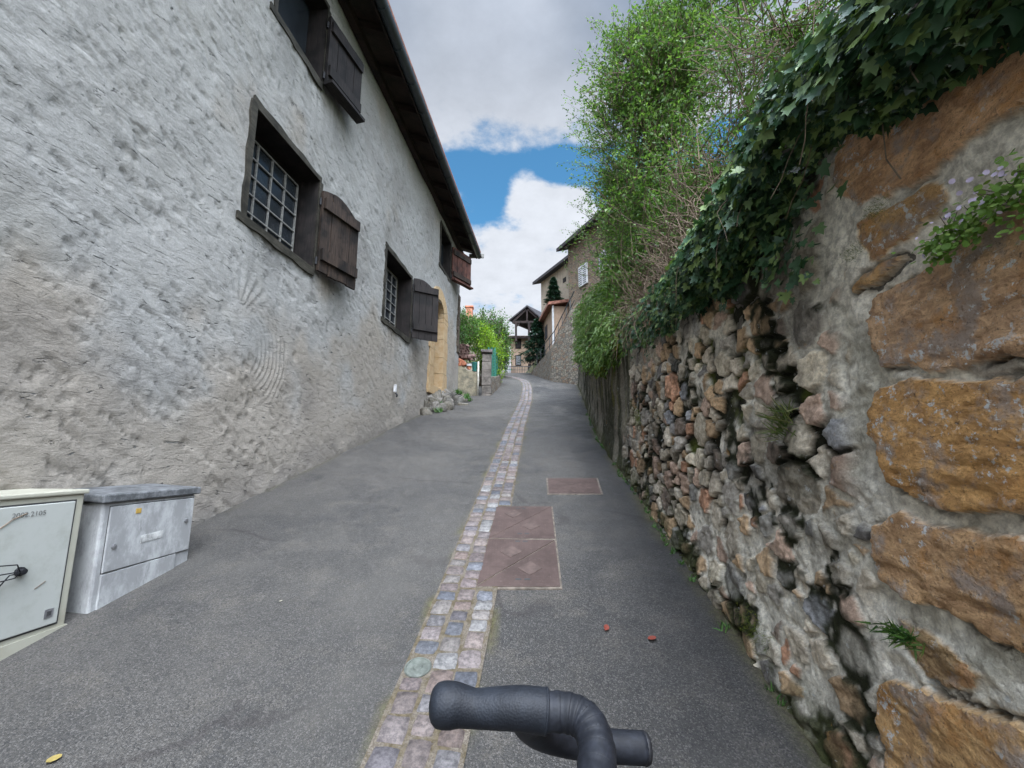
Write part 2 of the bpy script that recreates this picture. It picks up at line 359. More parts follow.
M['shrub2'] = leafmat('shrub_leaf_dark', (.045, .095, .022), (.075, .15, .035), (.16, .24, .07), .35)
M['broom'] = leafmat('broom_leaf', (.05, .095, .022), (.085, .15, .035), (.15, .22, .06), .35)
M['lime'] = leafmat('lime_leaf', (.07, .15, .012), (.15, .26, .02), (.26, .37, .03), .4)
M['green'] = leafmat('green_leaf', (.03, .08, .02), (.06, .14, .03), (.10, .2, .05), .3)
M['conifer'] = leafmat('conifer_needle', (.010, .030, .020), (.018, .050, .030), (.03, .07, .04), .1)
M['cress'] = leafmat('round_leaf', (.10, .19, .035), (.17, .29, .06), (.27, .38, .10), .3)
M['fern'] = leafmat('fern_leaf', (.02, .06, .01), (.05, .11, .02), (.10, .16, .03), .3)
M['moss'] = leafmat('moss_tuft', (.05, .07, .01), (.09, .13, .015), (.20, .20, .02), .2, .8)
M['grass'] = leafmat('grass_blade', (.05, .08, .02), (.10, .13, .035), (.20, .19, .08), .25)
M['twig'] = simple('brown_twig', (.13, .095, .065), .85, .4, 20)
M['petal'] = simple('lilac_petal', (.55, .47, .62), .6, .2, 30)
M['bark'] = simple('bark', (.07, .055, .04), .9, .4, 10, .6, .01)
M['green_paint'] = simple('green_paint', (.02, .13, .09), .5, .2)
M['teal_pot'] = simple('teal_glaze', (.02, .12, .10), .35, .2)
M['terracotta'] = simple('terracotta', (.42, .16, .09), .8, .25, 15)
M['white_paint'] = simple('white_paint', (.46, .46, .46), .6, .12, 8)
M['roof_under'] = simple('dark_roof', (.035, .032, .034), .85, .3, 5)
M['soil'] = (lambda k: k.fin(k.mix(k.rng(k.noise(2, 5, .7), .4, .6), (.05, .07, .02), (.09, .075, .045)), .95, k.noise(15, 4), .6, .05))(NT('grassy_soil'))
def render_wall(name, c1, c2, sc=3):
    k = NT(name); g = k.noise(sc, 6, .7); st = k.noise(6, 4, .6, (1, 1, .12)); c = k.mix(k.rng(g, .35, .65), c1, c2); c = k.mix(k.rng(st, .5, .75, 0, .6), c, tuple(v*.6 for v in c1))
    return k.fin(c, .9, k.noise(30, 4), .5, .02)
M['pink_render'] = render_wall('pink_render', (.28, .20, .14), (.34, .25, .185))
M['beige_render'] = render_wall('beige_render', (.25, .21, .16), (.31, .26, .20))
M['garden_render'] = render_wall('stained_garden_render', (.13, .12, .09), (.29, .25, .17), 5)
def rubble(name, a, b, c3, sc=3.2, gap=(.03, .09)):
    k = NT(name); v = (1, 1, 1.9)
    mc = k.vor(sc, 'F1', 'Color', v); ed = k.vor(sc, 'DISTANCE_TO_EDGE', 'Distance', v)
    s_ = k.n('ShaderNodeSeparateColor'); k.l(mc, s_.inputs[0])
    c = k.mix(s_.outputs[0], a, b); c = k.mix(k.rng(s_.outputs[1], .6, .9), c, c3)
    c = k.mix(k.rng(k.noise(20, 5, .7), .35, .7, 0, .5), c, tuple(v_*.5 for v_ in a))
    m = k.rng(ed, *gap); c = k.mix(m, (.09, .08, .065), c)
    return k.fin(c, .92, k.mth('ADD', m, k.mth('MULTIPLY', k.noise(25, 4), .5)), 1., .05)
M['rubble'] = rubble('rubble_masonry', (.17, .155, .13), (.30, .26, .20), (.22, .15, .10), 6.)
M['rubble_house'] = rubble('house_masonry', (.18, .14, .10), (.28, .22, .155), (.28, .18, .12), 7., (.02, .10))

# ---------------------------------------------------------------- ground
def gzs(y):
    y = np.asarray(y, float)
    z = -1.4+.25*np.minimum(y, 23.5)
    z = z+.20*np.clip(y-23.5, 0, 4)+.13*np.clip(y-27.5, 0, 40)+.03*np.clip(y-67.5, 0, 1000)
    z = np.where(y < -6, -2.9+.1*(y+6), z)
    return z
def gz(x, y):
    return gzs(y)
GZ = lambda y: float(gzs(y))
LW = lambda y: -2.8+.1*y                                  # left wall face
def rwx(y):                                                # right wall face
    y = np.asarray(y, float)
    return np.where(y < 6.5, .99+.055*y, 1.3475+.122*(y-6.5))
TOPY = [-4, 0, 2.5, 4, 5.5, 7, 10, 13, 15.8]; TOPZ = [1.0, 1.08, 1.10, 1.22, 1.45, 1.75, 2.5, 3.25, 3.9]
rtop = lambda y: np.interp(y, TOPY, TOPZ)
SY = [-4, .5, 1.58, 2.5, 4.58, 7.27, 11.4, 14.5, 17.1, 18.6, 20, 21.3, 22.5, 24.5]
SX = [-.75, -.43, -.325, -.255, -.125, .05, .375, .52, .56, .45, .14, -.35, -1.0, -2.4]
sx = lambda y: np.interp(y, SY, SX)

def nonuni(a, b, f):
    ys = [a]
    while ys[-1] < b: ys.append(ys[-1]+f(ys[-1]))
    ys[-1] = b
    return np.array(ys)
# road sheet
ys = nonuni(-8, 40, lambda y: .03+.012*abs(y)); xs = np.concatenate([np.linspace(-14, -3.3, 12), np.linspace(-3.1, 4, 150)])
X, Y = np.meshgrid(ys*0+1, ys); X = np.tile(xs, (len(ys), 1)); Y = np.tile(ys[:, None], (1, len(xs)))
Z = gz(X, Y)+.010*(fbm(X*1.3, Y*1.3, 3)-.5)
d = np.abs(X-np.interp(Y, SY, SX)); Z = Z-.012*np.exp(-(d/.5)**2)*0
moss = np.exp(-((d-.172)/.016)**2)*sst(fbm(X*5, Y*5, 8), .42, .62)*.8
moss = np.maximum(moss, sst(X, rwx(Y)-.10-.12*fbm(X*3, Y*3, 4), rwx(Y)-.02)*.8*sst(fbm(X*4, Y*4, 2), .35, .55))
moss = np.maximum(moss, sst(-X, -(LW(Y)+.10), -(LW(Y)+.0))*.35*sst(fbm(X*4, Y*4, 2), .4, .6))
me = npmesh(np.stack([X, Y, Z], -1).reshape(-1, 3), gridfaces(len(ys), len(xs)))
dmp_shade = sst(X+.5*(fbm(X*2, Y*1.5, 17)-.5), .35, 1.0)*.75*sst(fbm(X*3+1, Y*1.2, 71, 5, .6), .30, .55)  # right side of the road darkened: shade painted in, mixed with damp and dirt
a = me.attributes.new('Damp', 'FLOAT', 'POINT'); a.data.foreach_set('value', dmp_shade.astype(np.float32).ravel())
a = me.attributes.new('Moss', 'FLOAT', 'POINT'); a.data.foreach_set('value', moss.astype(np.float32).ravel())
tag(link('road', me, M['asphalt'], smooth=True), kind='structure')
# terrain: one sheet to the horizon; behind the right-hand wall it stands at the wall's top
txs = np.concatenate([-np.geomspace(900, 4, 26), np.linspace(-3.8, 4, 40), np.geomspace(4.3, 900, 40)])
tys = np.concatenate([-np.geomspace(900, 8, 20), np.linspace(-7, 34, 90), np.geomspace(36, 1500, 30)])
X = np.tile(txs, (len(tys), 1)); Y = np.tile(tys[:, None], (1, len(txs)))
Z = gz(X, Y)-.06
yc = np.clip(Y, -4, 15.8); up = rtop(yc)-gzs(yc)-.12
rise = sst(X, rwx(yc)+.16, rwx(yc)+.34)*(1-sst(Y, 14.5, 15.4))
Z = Z+rise*up+np.clip(X-rwx(yc)-.4, 0, 12)*.25*(Y < 200)*rise
far_r = sst(X-(2.9-(Y-15.6)*.22), .5, 1.4)*sst(Y, 14.5, 15.5)*(1-sst(Y, 24, 30))
Z = Z+far_r*2.6
me = npmesh(np.stack([X, Y, Z], -1).reshape(-1, 3), gridfaces(len(tys), len(txs)))
tag(link('ground', me, M['soil'], smooth=True), kind='structure')

# cobbled gutter: a jointed bed and its setts
MH = dict(x0=-.21, x1=.28, y0=2.59, y1=3.83)              # big cover: near-left, near-right
def mh_left(y): return -.215+.075*(y-2.59)/1.24
bed = MB(); gy_ = nonuni(-3, 24.2, lambda y: .10+.01*abs(y))
for i, y in enumerate(gy_):
    c_ = float(sx(y))
    for s_ in (-1, 1): bed.v.append((c_+s_*.168, y, GZ(y)+.008)); bed.c.append((1, 1, 1))
    if i: n = 2*i; bed.f.append((n-2, n-1, n+1, n))
tag(bed.build('gutter_bed', M['joint'], None, smooth=True, world=False), kind='structure')
pal = [(.40, .28, .26), (.42, .32, .30), (.26, .28, .34), (.44, .37, .32), (.42, .30, .25), (.36, .26, .23), (.46, .44, .42), (.33, .30, .31), (.42, .27, .21), (.28, .24, .27), (.19, .21, .27)]
cb = MB()
for col in range(3):
    y = -2.5+col*.04
    while y < 24:
        L = random.uniform(.075, .125); yc_ = y+L/2; xc = float(sx(yc_))+(col-1)*.107+random.uniform(-.004, .004)
        ww = random.uniform(.084, .100)/2; hl = (L-random.uniform(.008, .020))/2
        y += L
        if col == 2 and MH['y0']-.06 < yc_ < MH['y1']+.05 and xc+ww > mh_left(yc_)-.02: continue
        if (xc+.40)**2+(yc_-2.0)**2 < .085**2: continue
        dx = (float(sx(yc_+.2))-float(sx(yc_-.2)))/.4; rz = -math.atan(dx)+random.uniform(-.05, .05)
        n = 5; vs = []; ks = [(-1, .0), (-.9, .8), (0, 1), (.9, .8), (1, 0)]
        ca, sa = math.cos(rz), math.sin(rz); tx, ty = random.uniform(-.04, .04), random.uniform(-.04, .04)
        corner = [random.uniform(.90, 1.0) for _ in range(4)]
        for i, (u, hu) in enumerate(ks):
            for j, (v, hv) in enumerate(ks):
                cf = 1
                if abs(u) > .8 and abs(v) > .8: cf = corner[(u > 0)*2+(v > 0)]
                px_, py_ = u*ww*cf*(1+.09*random.uniform(-1, 1)), v*hl*cf*(1+.09*random.uniform(-1, 1))
                hh = .010*min(hu, hv)+tx*px_+ty*py_+random.uniform(-.0008, .0008)
                X_, Y_ = xc+px_*ca-py_*sa, yc_+px_*sa+py_*ca
                vs.append((X_, Y_, GZ(Y_)+.007+hh))
        fs = [(i*n+j, (i+1)*n+j, (i+1)*n+j+1, i*n+j+1) for i in range(4) for j in range(4)]
        b = random.choice(pal); gm = sum(b)/3; b = tuple(gm*.45+x_*.55 for x_ in b); q = random.uniform(.27, .46)
        cb.add(vs, fs, tuple(x*q for x in b))
tag(cb.build('cobble_gutter', M['cobble'], None, smooth=True, world=False, usecol=True), kind='structure')

# ---------------------------------------------------------------- left house
house = thing('stucco_house', 'long grey roughcast house with dark wooden shutters along the left of the lane', 'house', (LW(6), 6, GZ(6)))
OPEN = dict(w1=(3.74, 4.60, 4.50, 5.58), w2=(3.62, 4.72, 2.15, 3.26), w3=(6.80, 8.06, 2.22, 3.44), w4=(10.08, 11.08, 4.70, 5.74), door=(9.72, 10.5, 1.58, 3.72))
def merge(base, extra, tol=.006):
    a = sorted(list(base)+list(extra)); o = [a[0]]; ex = set(extra)
    for v in a[1:]:
        if v-o[-1] < tol:
            if v in ex: o[-1] = v
        else: o.append(v)
    return np.array(o)
wy = merge(nonuni(-4, 12.3, lambda y: .014+.0022*max(0, abs(y-2.5))), [q for o in OPEN.values() for q in o[:2]])
wz = merge(np.arange(-2.6, 6.1, .021), [q for o in OPEN.values() for q in o[2:]])
Y = np.tile(wy[:, None], (1, len(wz))); Z = np.tile(wz, (len(wy), 1))
A = R(38); u = Y*math.cos(A)-Z*math.sin(A); v = Y*math.sin(A)+Z*math.cos(A)   # strokes slope down towards the far end
lump = (fbm(Y*1.1, Z*1.1, 5)-.5)*.07
wx_, wv_ = u+.12*fbm(Y*3, Z*3, 9), v+.10*fbm(Y*3.3, Z*3, 19)
strokes = (fbm(wx_*5, wv_*16, 12, 4, .6)-.5)*(.005+.018*sst(fbm(Y*1.3+8, Z*1.3, 91), .35, .65))
ridge = -.012*sst(fbm(wx_*7, wv_*26, 31, 3), .60, .72)
hd = lump+strokes+ridge+(vn(Y*38, Z*38, 6)-.5)*.004
# comb marks
cy, cz = 3.72, .95; rr = np.hypot((Y-cy), (Z-cz)*1.0); th = np.arctan2(Z-cz, Y-cy)
arcm = sst(rr, .18, .28)*(1-sst(rr, .62, .75))*sst(th, -1.0, -.6)*(1-sst(th, .9, 1.3))
cmb = np.sin(rr*2*math.pi/.058+fbm(Y*6, Z*6, 2)*5)*.006
cy2, cz2 = 3.66, 1.20; r2 = np.hypot(Y-cy2, Z-cz2); th2 = np.arctan2(Z-cz2, Y-cy2)
fanm = sst(r2, .10, .16)*(1-sst(r2, .45, .55))*sst(th2, .55, .8)*(1-sst(th2, 2.5, 2.9))
cmb2 = np.sin(th2*26+fbm(Y*5,Z*5,7)*3)*.004
hd = hd*(1-.6*np.maximum(arcm, fanm))+arcm*cmb*(.5+.9*fbm(Y*7, Z*7, 14))+fanm*cmb2
# smoother old plaster low on the wall
low = sst(Y, 4.0, 5.0)*(1-sst(Z-gzs(Y), 1.0, 2.0+0*Y))
hd = hd*(1-.45*low)
near = np.ones_like(Y)
for o in OPEN.values():
    dd = np.maximum(np.maximum(o[0]-Y, Y-o[1]), np.maximum(o[2]-Z, Z-o[3])); near = np.minimum(near, sst(dd, 0, .08))
hd = hd*near+.004*(1-near)
hd = hd+.02*(1-sst(Z-gzs(Y), 0, .25))*fbm(Y*6, Z*6, 3)
bn = fbm(Y*.8, Z*.9, 41); b2 = fbm(Y*1.4, Z*1.4, 77, 4, .5)
base = np.array([.335, .330, .312]); warm = np.array([.315, .280, .235]); dark = np.array([.17, .155, .14])
hgt = Z-gzs(Y)
wm = np.clip(sst(b2+.55*(1-sst(hgt, .6, 2.6)), .62, .95), 0, 1)
wm = np.maximum(wm, low*.75*sst(b2, .3, .5))
wm = wm*.85; col = base*(1-wm[..., None])+warm*wm[..., None]
pt = np.exp(-((Y-4.75)/.30)**2-((Z-.62)/.32)**2)*sst(b2, .25, .45)        # darker patch under window
pt = np.maximum(pt, .95*np.exp(-(hgt/.30)**2)*sst(fbm(Y*3, Z*3, 55), .25, .5))
pt = np.clip(pt+.5*sst(fbm(Y*1.1+4, Z*1.6, 21, 5, .55), .56, .78), 0, 1)*.7
col = col*(1-pt[..., None])+dark*pt[..., None]
col = col*(.92+.16*bn)[..., None]
Xw = LW(Y)+hd
cyc = (Y[:-1, :-1]+Y[1:, 1:])/2; czc = (Z[:-1, :-1]+Z[1:, 1:])/2
keep = czc > gzs(cyc)-.12
for o in OPEN.values(): keep &= ~((cyc > o[0]) & (cyc < o[1]) & (czc > o[2]) & (czc < o[3]))
drip = np.zeros_like(Y)
for o in (OPEN['w2'], OPEN['w3'], OPEN['w1']):
    drip = np.maximum(drip, sst(Y, o[0]-.05, o[0]+.1)*(1-sst(Y, o[1]+.3, o[1]+.7))*np.exp(-np.clip(o[2]-Z, 0, 9)/.5)*(Z < o[2]+.02)*sst(fbm(Y*9, Z*.7, 401), .42, .66))
col = col*(1-.35*drip[..., None])
me = npmesh(np.stack([Xw, Y, Z], -1).reshape(-1, 3), gridfaces(len(wy), len(wz), keep), col.reshape(-1, 3))
link('wall', me, M['stucco'], house, True, True)
HW = Vector((math.sin(math.atan(.1)), math.cos(math.atan(.1)), 0)); HN = Vector((HW.y, -HW.x, 0))   # along the wall, out of the wall
def wp(y, z, off=0): return Vector((LW(y), y, z))+HN*off
# gable end and back of the house
g = MB(); g.prism([wp(12.3, GZ(12)-.5, -.02), wp(12.3, 6.05, -.02), Vector((-5.2, 12.75, 7.6)), Vector((-9, 13.2, 6)), Vector((-9, 13.2, GZ(12)-.5))], (0, -1, 0), .15)
g.build('gable_wall', M['garden_render'], house)
# dark quoins and render at the far corner
q = MB()
for i in range(11):
    z0 = 3.0+i*.16; q.box(wp(12.17+random.uniform(-.03, .03), z0, .012), (.05, random.uniform(.16, .30), .145), rz=-math.atan(.1), jit=.008)
q.build('corner_stones', M['bark'], house)
# roof
deck = MB(); o1 = .50
def rp(y, off, z): return Vector((LW(y), y, z))+HN*off
deck.prism([rp(-4.5, o1, 6.13), rp(12.62, o1, 6.13), rp(12.62, -3.6, 7.6), rp(-4.5, -3.6, 7.6)], (0, 0, 1), .09)
deck.prism([rp(-4.5, -3.62, 7.6), rp(12.62, -3.62, 7.6), rp(12.62, -7.5, 6.1), rp(-4.5, -7.5, 6.1)], (0, 0, 1), .09)
roof = deck.build('roof', M['rafter_wood'], house)
t_ = MB(); t_.prism([rp(-4.55, o1+.06, 6.235), rp(12.68, o1+.06, 6.235), rp(12.68, -3.6, 7.73), rp(-4.55, -3.6, 7.73)], (0, 0, 1), .05)
t_.build('roof_tiles', M['tile'], roof)
gt = MB(); gt.tube([rp(-4.5, .53, 6.06), rp(4, .535, 6.065), rp(12.55, .53, 6.06)], .078, 14)
gt.build('gutter', M['zinc'], roof, True)
for i in range(17): br = MB(); br.tube([rp(2+i*.6, .53, 6.06), rp(2+i*.6+.02, .53, 6.06)], .084, 14); br.build('gutter_bracket', M['zinc'], roof)
pl = MB(); pl.beam(rp(-4.4, .05, 6.03), rp(12.45, .05, 6.03), .10, .12); pl.build('wall_plate', M['rafter_wood'], roof)
fb = MB(); fb.beam(rp(-4.5, .44, 6.08), rp(12.6, .44, 6.08), .03, .13); fb.build('fascia', M['rafter_wood'], roof)
et = MB(); et.beam(rp(12.64, .20, 6.14), rp(12.64, .66, 6.12), .05, .13); et.build('barge_board', M['white_bar'], roof)
r0 = None
for i in range(22):
    y = -3.6+i*.75
    if y > 12.4: break
    m_ = MB(); m_.beam((0, 0, 0), HN*-0.0+Vector((-.75, 0, .27))-Vector((0, 0, 0)), .08, .11)
    o = m_.build('rafter', M['rafter_wood'], roof, world=False) if r0 is None else None
    if r0 is None: r0 = o
    else:
        o = r0.copy(); C.objects.link(o); o.parent = roof
    o.location = rp(y, .46, 6.07)-root_loc(roof)

def window(key, D, cols, rows, gy0, gy1, gz0, gz1, edge=M['timber_edge'], opaque=False):
    y0, y1, z0, z1 = OPEN[key]
    # reveal lining
    rv = MB(); t = .03
    rv.prism([wp(y1, z0, .012), wp(y1, z1, .012), wp(y1, z1, -D-.05), wp(y1, z0, -D-.05)], HW, t)
    rv.prism([wp(y0, z0, .004), wp(y0, z1, .004), wp(y0, z1, -D-.05), wp(y0, z0, -D-.05)], -HW, t)
    rv.prism([wp(y0, z1, .004), wp(y1, z1, .004), wp(y1, z1, -D-.05), wp(y0, z1, -D-.05)], (0, 0, 1), t)
    rv.prism([wp(y0, z0, .004), wp(y1, z0, .004), wp(y1, z0, -D-.05), wp(y0, z0, -D-.05)], (0, 0, -1), t)
    rv.prism([wp(y0, z0, -D-.06), wp(y1, z0, -D-.06), wp(y1, z1, -D-.06), wp(y0, z1, -D-.06)], -HN, .02)
    win = rv.build('window', M['dark_wood'], house)
    win.name = 'window'
    fr = MB()   # weathered timber frame showing round the opening, edges uneven
    n = 9
    def strip(p, q_, w0, w1, inward):
        a_, b_ = Vector(p), Vector(q_)
        for i in range(n):
            s0, s1 = i/n, (i+1)/n
            def wd(s_): return w0+(w1-w0)*s_+.012*math.sin(s_*17+w0*90)
            A0, A1 = a_.lerp(b_, s0), a_.lerp(b_, s1)
            fr.prism([A0, A1, A1+inward*wd(s1), A0+inward*wd(s0)], HN, .022)
    up = Vector((0, 0, 1))
    strip(wp(y0-.05, z1, -.003), wp(y1+.03, z1, -.003), .10, .055, up)
    strip(wp(y0, z0, -.003), wp(y0, z1+.05, -.003), .055, .075, -HW)
    strip(wp(y0-.10, z0, -.003), wp(y1+.02, z0, -.003), .07, .10, -up)
    strip(wp(y1, z0-.05, -.003), wp(y1, z1, -.003), .045, .06, HW)
    fr.build('frame', edge, win)
    gl = MB(); gl.prism([wp(gy0, gz0, -D-.012), wp(gy1, gz0, -D-.012), wp(gy1, gz1, -D-.012), wp(gy0, gz1, -D-.012)], -HN, .006)
    gl.build('pane', M['glass'], win)
    if cols:
        b_ = MB()
        for i in range(cols+1):
            y = gy0+(gy1-gy0)*i/cols; b_.beam(wp(y, gz0, -D), wp(y, gz1, -D), .016, .018, up=HN)
        for j in range(rows+1):
            z = gz0+(gz1-gz0)*j/rows; b_.beam(wp(gy0, z, -D+.004), wp(gy1, z, -D+.004), .014, .016, up=HN)
        b_.build('glazing_bars', M['white_bar'], win)
    return win
window('w2', .20, 4, 5, 3.72, 4.62, 2.17, 3.14)
window('w3', .22, 4, 6, 6.9, 7.86, 2.26, 3.34)
window('w1', .20, 0, 0, 3.78, 4.56, 4.54, 5.54)
window('w4', .18, 0, 0, 10.12, 11.04, 4.74, 5.70)

def shutter(hy, hz0, h, tip, arch, mat, label, nb=4, battens=2, batmat=None, thick=.035, off=.03, shelf=False):
    """leaf hinged at wall position hy, tip = (x, y) of its free end"""
    H = wp(hy, hz0, off); T = Vector((tip[0], tip[1], hz0)); d_ = (T-H); Wd = d_.length; d_.normalize(); nrm = Vector((d_.y, -d_.x, 0))
    top = lambda s_: h*(1-arch[1]*s_)+arch[0]*math.sin(math.pi*min(1, s_*1.05))
    lf = MB()
    for i in range(nb):
        s0, s1 = i/nb+.006, (i+1)/nb-.006; pts = [H+d_*Wd*s0, H+d_*Wd*s1]
        n = 4; up = [H+d_*Wd*(s1+(s0-s1)*q_/n)+Vector((0, 0, top(s1+(s0-s1)*q_/n))) for q_ in range(n+1)]
        dz_ = random.uniform(-.012, .012)
        lf.prism([p+Vector((0, 0, dz_)) for p in pts]+up, nrm, thick+random.uniform(-.003, .003))
    root = lf.build('shutter', mat, house); root['label'] = label
    for zf in ([.14, .78] if battens == 2 else [.10, .5, .88]):
        b_ = MB(); z = Vector((0, 0, h*zf))
        b_.prism([H+d_*(Wd*.03)+z, H+d_*(Wd*.97)+z, H+d_*(Wd*.97)+z+Vector((0, 0, .13)), H+d_*(Wd*.03)+z+Vector((0, 0, .14))], nrm, thick+.035)
        b_.build('batten', batmat or mat, root)
    if shelf:
        b_ = MB(); b_.prism([H+nrm*.0, H+d_*Wd, H+d_*Wd+nrm*.13, H+nrm*.13], (0, 0, 1), .04); b_.build('ledge', mat, root)
    for zf in (.12, .86): hb = MB(); hb.tube([H+Vector((0, 0, h*zf-.04)), H+Vector((0, 0, h*zf+.05))], .016, 8); hb.build('hinge', M['black'], root)
    return root
shutter(4.74, 2.12, 1.02, (-2.07, 5.33), (.10, .10), M['worn_wood'], 'arched plank shutter of the nearest small-paned window', shelf=False)
shutter(8.10, 2.24, 1.22, (-1.51, 8.38), (.10, .22), M['dark_wood'], 'dark arched shutter standing well out from the wall')
shutter(4.60, 4.48, .98, (-2.13, 5.24), (0, .02), M['dark_wood'], 'square upper shutter with a ledge at its foot', shelf=True)
shutter(11.12, 4.70, .98, (-1.22, 11.82), (0, .0), M['red_wood'], 'reddish plank shutter under the end of the eaves', batmat=M['worn_wood'], shelf=True)

# door with golden stone surround
y0, y1, z0, z1 = OPEN['door']
sr = MB()
def blk(ya, yb, za, zb, o_=.03, dep=.20):
    sr.prism([wp(ya, za, -dep), wp(yb, za, -dep), wp(yb, zb, -dep), wp(ya, zb, -dep)], HN, dep+o_)
zz = z0
i = 0
while zz < z1-.35:
    hh = random.uniform(.38, .52); hh = min(hh, z1-.3-zz+.001)
    blk(y0-.38+.06*(i % 2), y0+.0, zz+.006, zz+hh); blk(y1, y1+.42-.06*(i % 2), zz+.006, zz+hh); zz += hh; i += 1
n = 9; cyA = (y0+y1)/2; zs = zz
for j in range(n):    # arch voussoirs
    a0, a1 = math.pi*j/n+.01, math.pi*(j+1)/n-.01; ri, ro = (y1-y0)/2, (y1-y0)/2+.36
    P = [wp(cyA+r*math.cos(a_), zs+r*math.sin(a_)*.85, -.2) for r, a_ in ((ri, a0), (ro, a0), (ro, a1), (ri, a1))]
    sr.prism(P, HN, .235)
blk(y0-.42, y1+.46, z0-.22, z0-.004, .06, .3)
door = MB(); door.prism([wp(y0, z0, -.21), wp(y1, z0, -.21), wp(y1, z1, -.21), wp(y0, z1, -.21)], -HN, .05)
dr = door.build('door', M['dark_wood'], house)
sr.build('door_surround', M['sandstone'], dr, bevel=.006)
hd_ = MB(); hd_.tube([wp(y0+.12, z0+.95, -.2), wp(y0+.12, z0+.95, -.15), wp(y0+.2, z0+.95, -.14)], .012, 6); hd_.build('handle', M['black'], dr)
# white bracket on the wall
t = thing('wall_hook', 'tiny white bracket with a black clip fixed low on the grey wall', 'bracket', wp(7.37, 1.10, .02))
m_ = MB(); m_.box(wp(7.37, 1.14, .04), (.05, .05, .13), jit=.006); m_.build('plate', M['white_paint'], t, bevel=.008)
m_ = MB(); m_.tube([wp(7.37, 1.06, .05), wp(7.37, 1.02, .08), wp(7.40, 1.0, .06)], .016, 6); m_.build('clip', M['black'], t)

# ---------------------------------------------------------------- rough stone steps at the door
def rock(c, s_, seed, n=10, m=7, flat=.5):
    vs = []; rs = random.Random(seed); ph = [rs.uniform(0, 6) for _ in range(6)]
    for i in range(m+1):
        th_ = math.pi*i/m
        for j in range(n):
            p = 2*math.pi*j/n; d_ = Vector((math.sin(th_)*math.cos(p), math.sin(th_)*math.sin(p), math.cos(th_)))
            r_ = 1+.16*math.sin(3*d_.x+ph[0])+.16*math.sin(4*d_.y+ph[1])+.14*math.sin(6*d_.z+ph[2])+.1*math.sin(9*d_.x+ph[3])*math.sin(8*d_.y+ph[4])
            q_ = [math.copysign(abs(x)**.65, x) for x in d_]
            vs.append(Vector((q_[0]*s_[0]*r_, q_[1]*s_[1]*r_, q_[2]*s_[2]*r_))+Vector(c))
    fs = [(i*n+j, (i+1)*n+j, (i+1)*n+(j+1) % n, i*n+(j+1) % n) for i in range(m) for j in range(n)]
    return vs, fs
t = thing('door_step', 'crumbling grey stone steps with weeds below the golden doorway', 'steps', (-1.55, 10, GZ(10)))
stp = None
for i in range(40):
    y = random.uniform(8.9, 11.7); wmax = np.interp(y, [8.8, 10.3, 11.8], [.12, .62, .35]); q_ = random.uniform(.02, wmax); hh = (.34-.45*q_)*np.interp(y, [8.8, 9.6, 11, 11.8], [.35, 1, .9, .5])
    s_ = random.uniform(.06, .12); x = LW(y)+q_; rk = MB()
    vs, fs = rock((x, y, GZ(y)+hh-.13), (s_, s_*1.5, .07+hh*.35), i); g_ = random.uniform(.35, .62); rk.add(vs, fs, random.choice([(.28*g_, .26*g_, .22*g_), (.33*g_, .31*g_, .28*g_), (.22*g_, .21*g_, .19*g_)])); rk.build('stone', M['stone'], t, True, usecol=True)

# ---------------------------------------------------------------- foliage helpers
IVY = np.array([(0, 0, 0), (.30, -.12, .0), (.58, .05, .02), (.36, .27, .0), (.52, .58, .03), (.22, .56, .0), (0, 1.0, .04), (-.22, .56, .0), (-.52, .58, .03), (-.36, .27, .0), (-.58, .05, .02), (-.30, -.12, .0), (0, .32, -.10)], float)
IVYF = np.array([(12, i, (i+1) % 12) for i in range(12)])
DIA = np.array([(0, 0, 0), (.26, .35, .06), (0, 1, -.05), (-.26, .35, .06)], float); DIAF = np.array([(0, 1, 2), (0, 2, 3)])
RND = np.array([(0, 0, 0)]+[(.5*math.sin(a), .5-.5*math.cos(a), .05) for a in np.linspace(.5, 2*math.pi-.5, 8)]+[(0, .45, -.05)], float); RNDF = np.array([(9, i, i+1) for i in range(8)]+[(9, 8, 0)])
BLD = np.array([(.04, 0, 0), (-.04, 0, 0), (-.03, .55, .08), (.03, .55, .08), (0, 1, .3)], float); BLDF = np.array([(0, 1, 2), (0, 2, 3), (3, 2, 4)])
def leaves(name, pos, tip, nor, size, tmpl, faces, mat, parent=None):
    pos = np.asarray(pos, float); tip = np.asarray(tip, float); nor = np.asarray(nor, float); size = np.asarray(size, float)
    tip /= np.linalg.norm(tip, axis=1, keepdims=True)+1e-9
    s_ = np.cross(tip, nor); s_ /= np.linalg.norm(s_, axis=1, keepdims=True)+1e-9; n_ = np.cross(s_, tip)
    V = pos[:, None, :]+size[:, None, None]*(tmpl[None, :, 0:1]*s_[:, None, :]+tmpl[None, :, 1:2]*tip[:, None, :]+tmpl[None, :, 2:3]*n_[:, None, :])
    k_ = len(tmpl); Fc = (faces[None]+np.arange(len(pos))[:, None, None]*k_).reshape(-1, 3)
    me = npmesh(V.reshape(-1, 3), Fc)
    return link(name, me, mat, parent, False, True)
rv3 = lambda n, s=1.0: rng.normal(size=(n, 3))*s
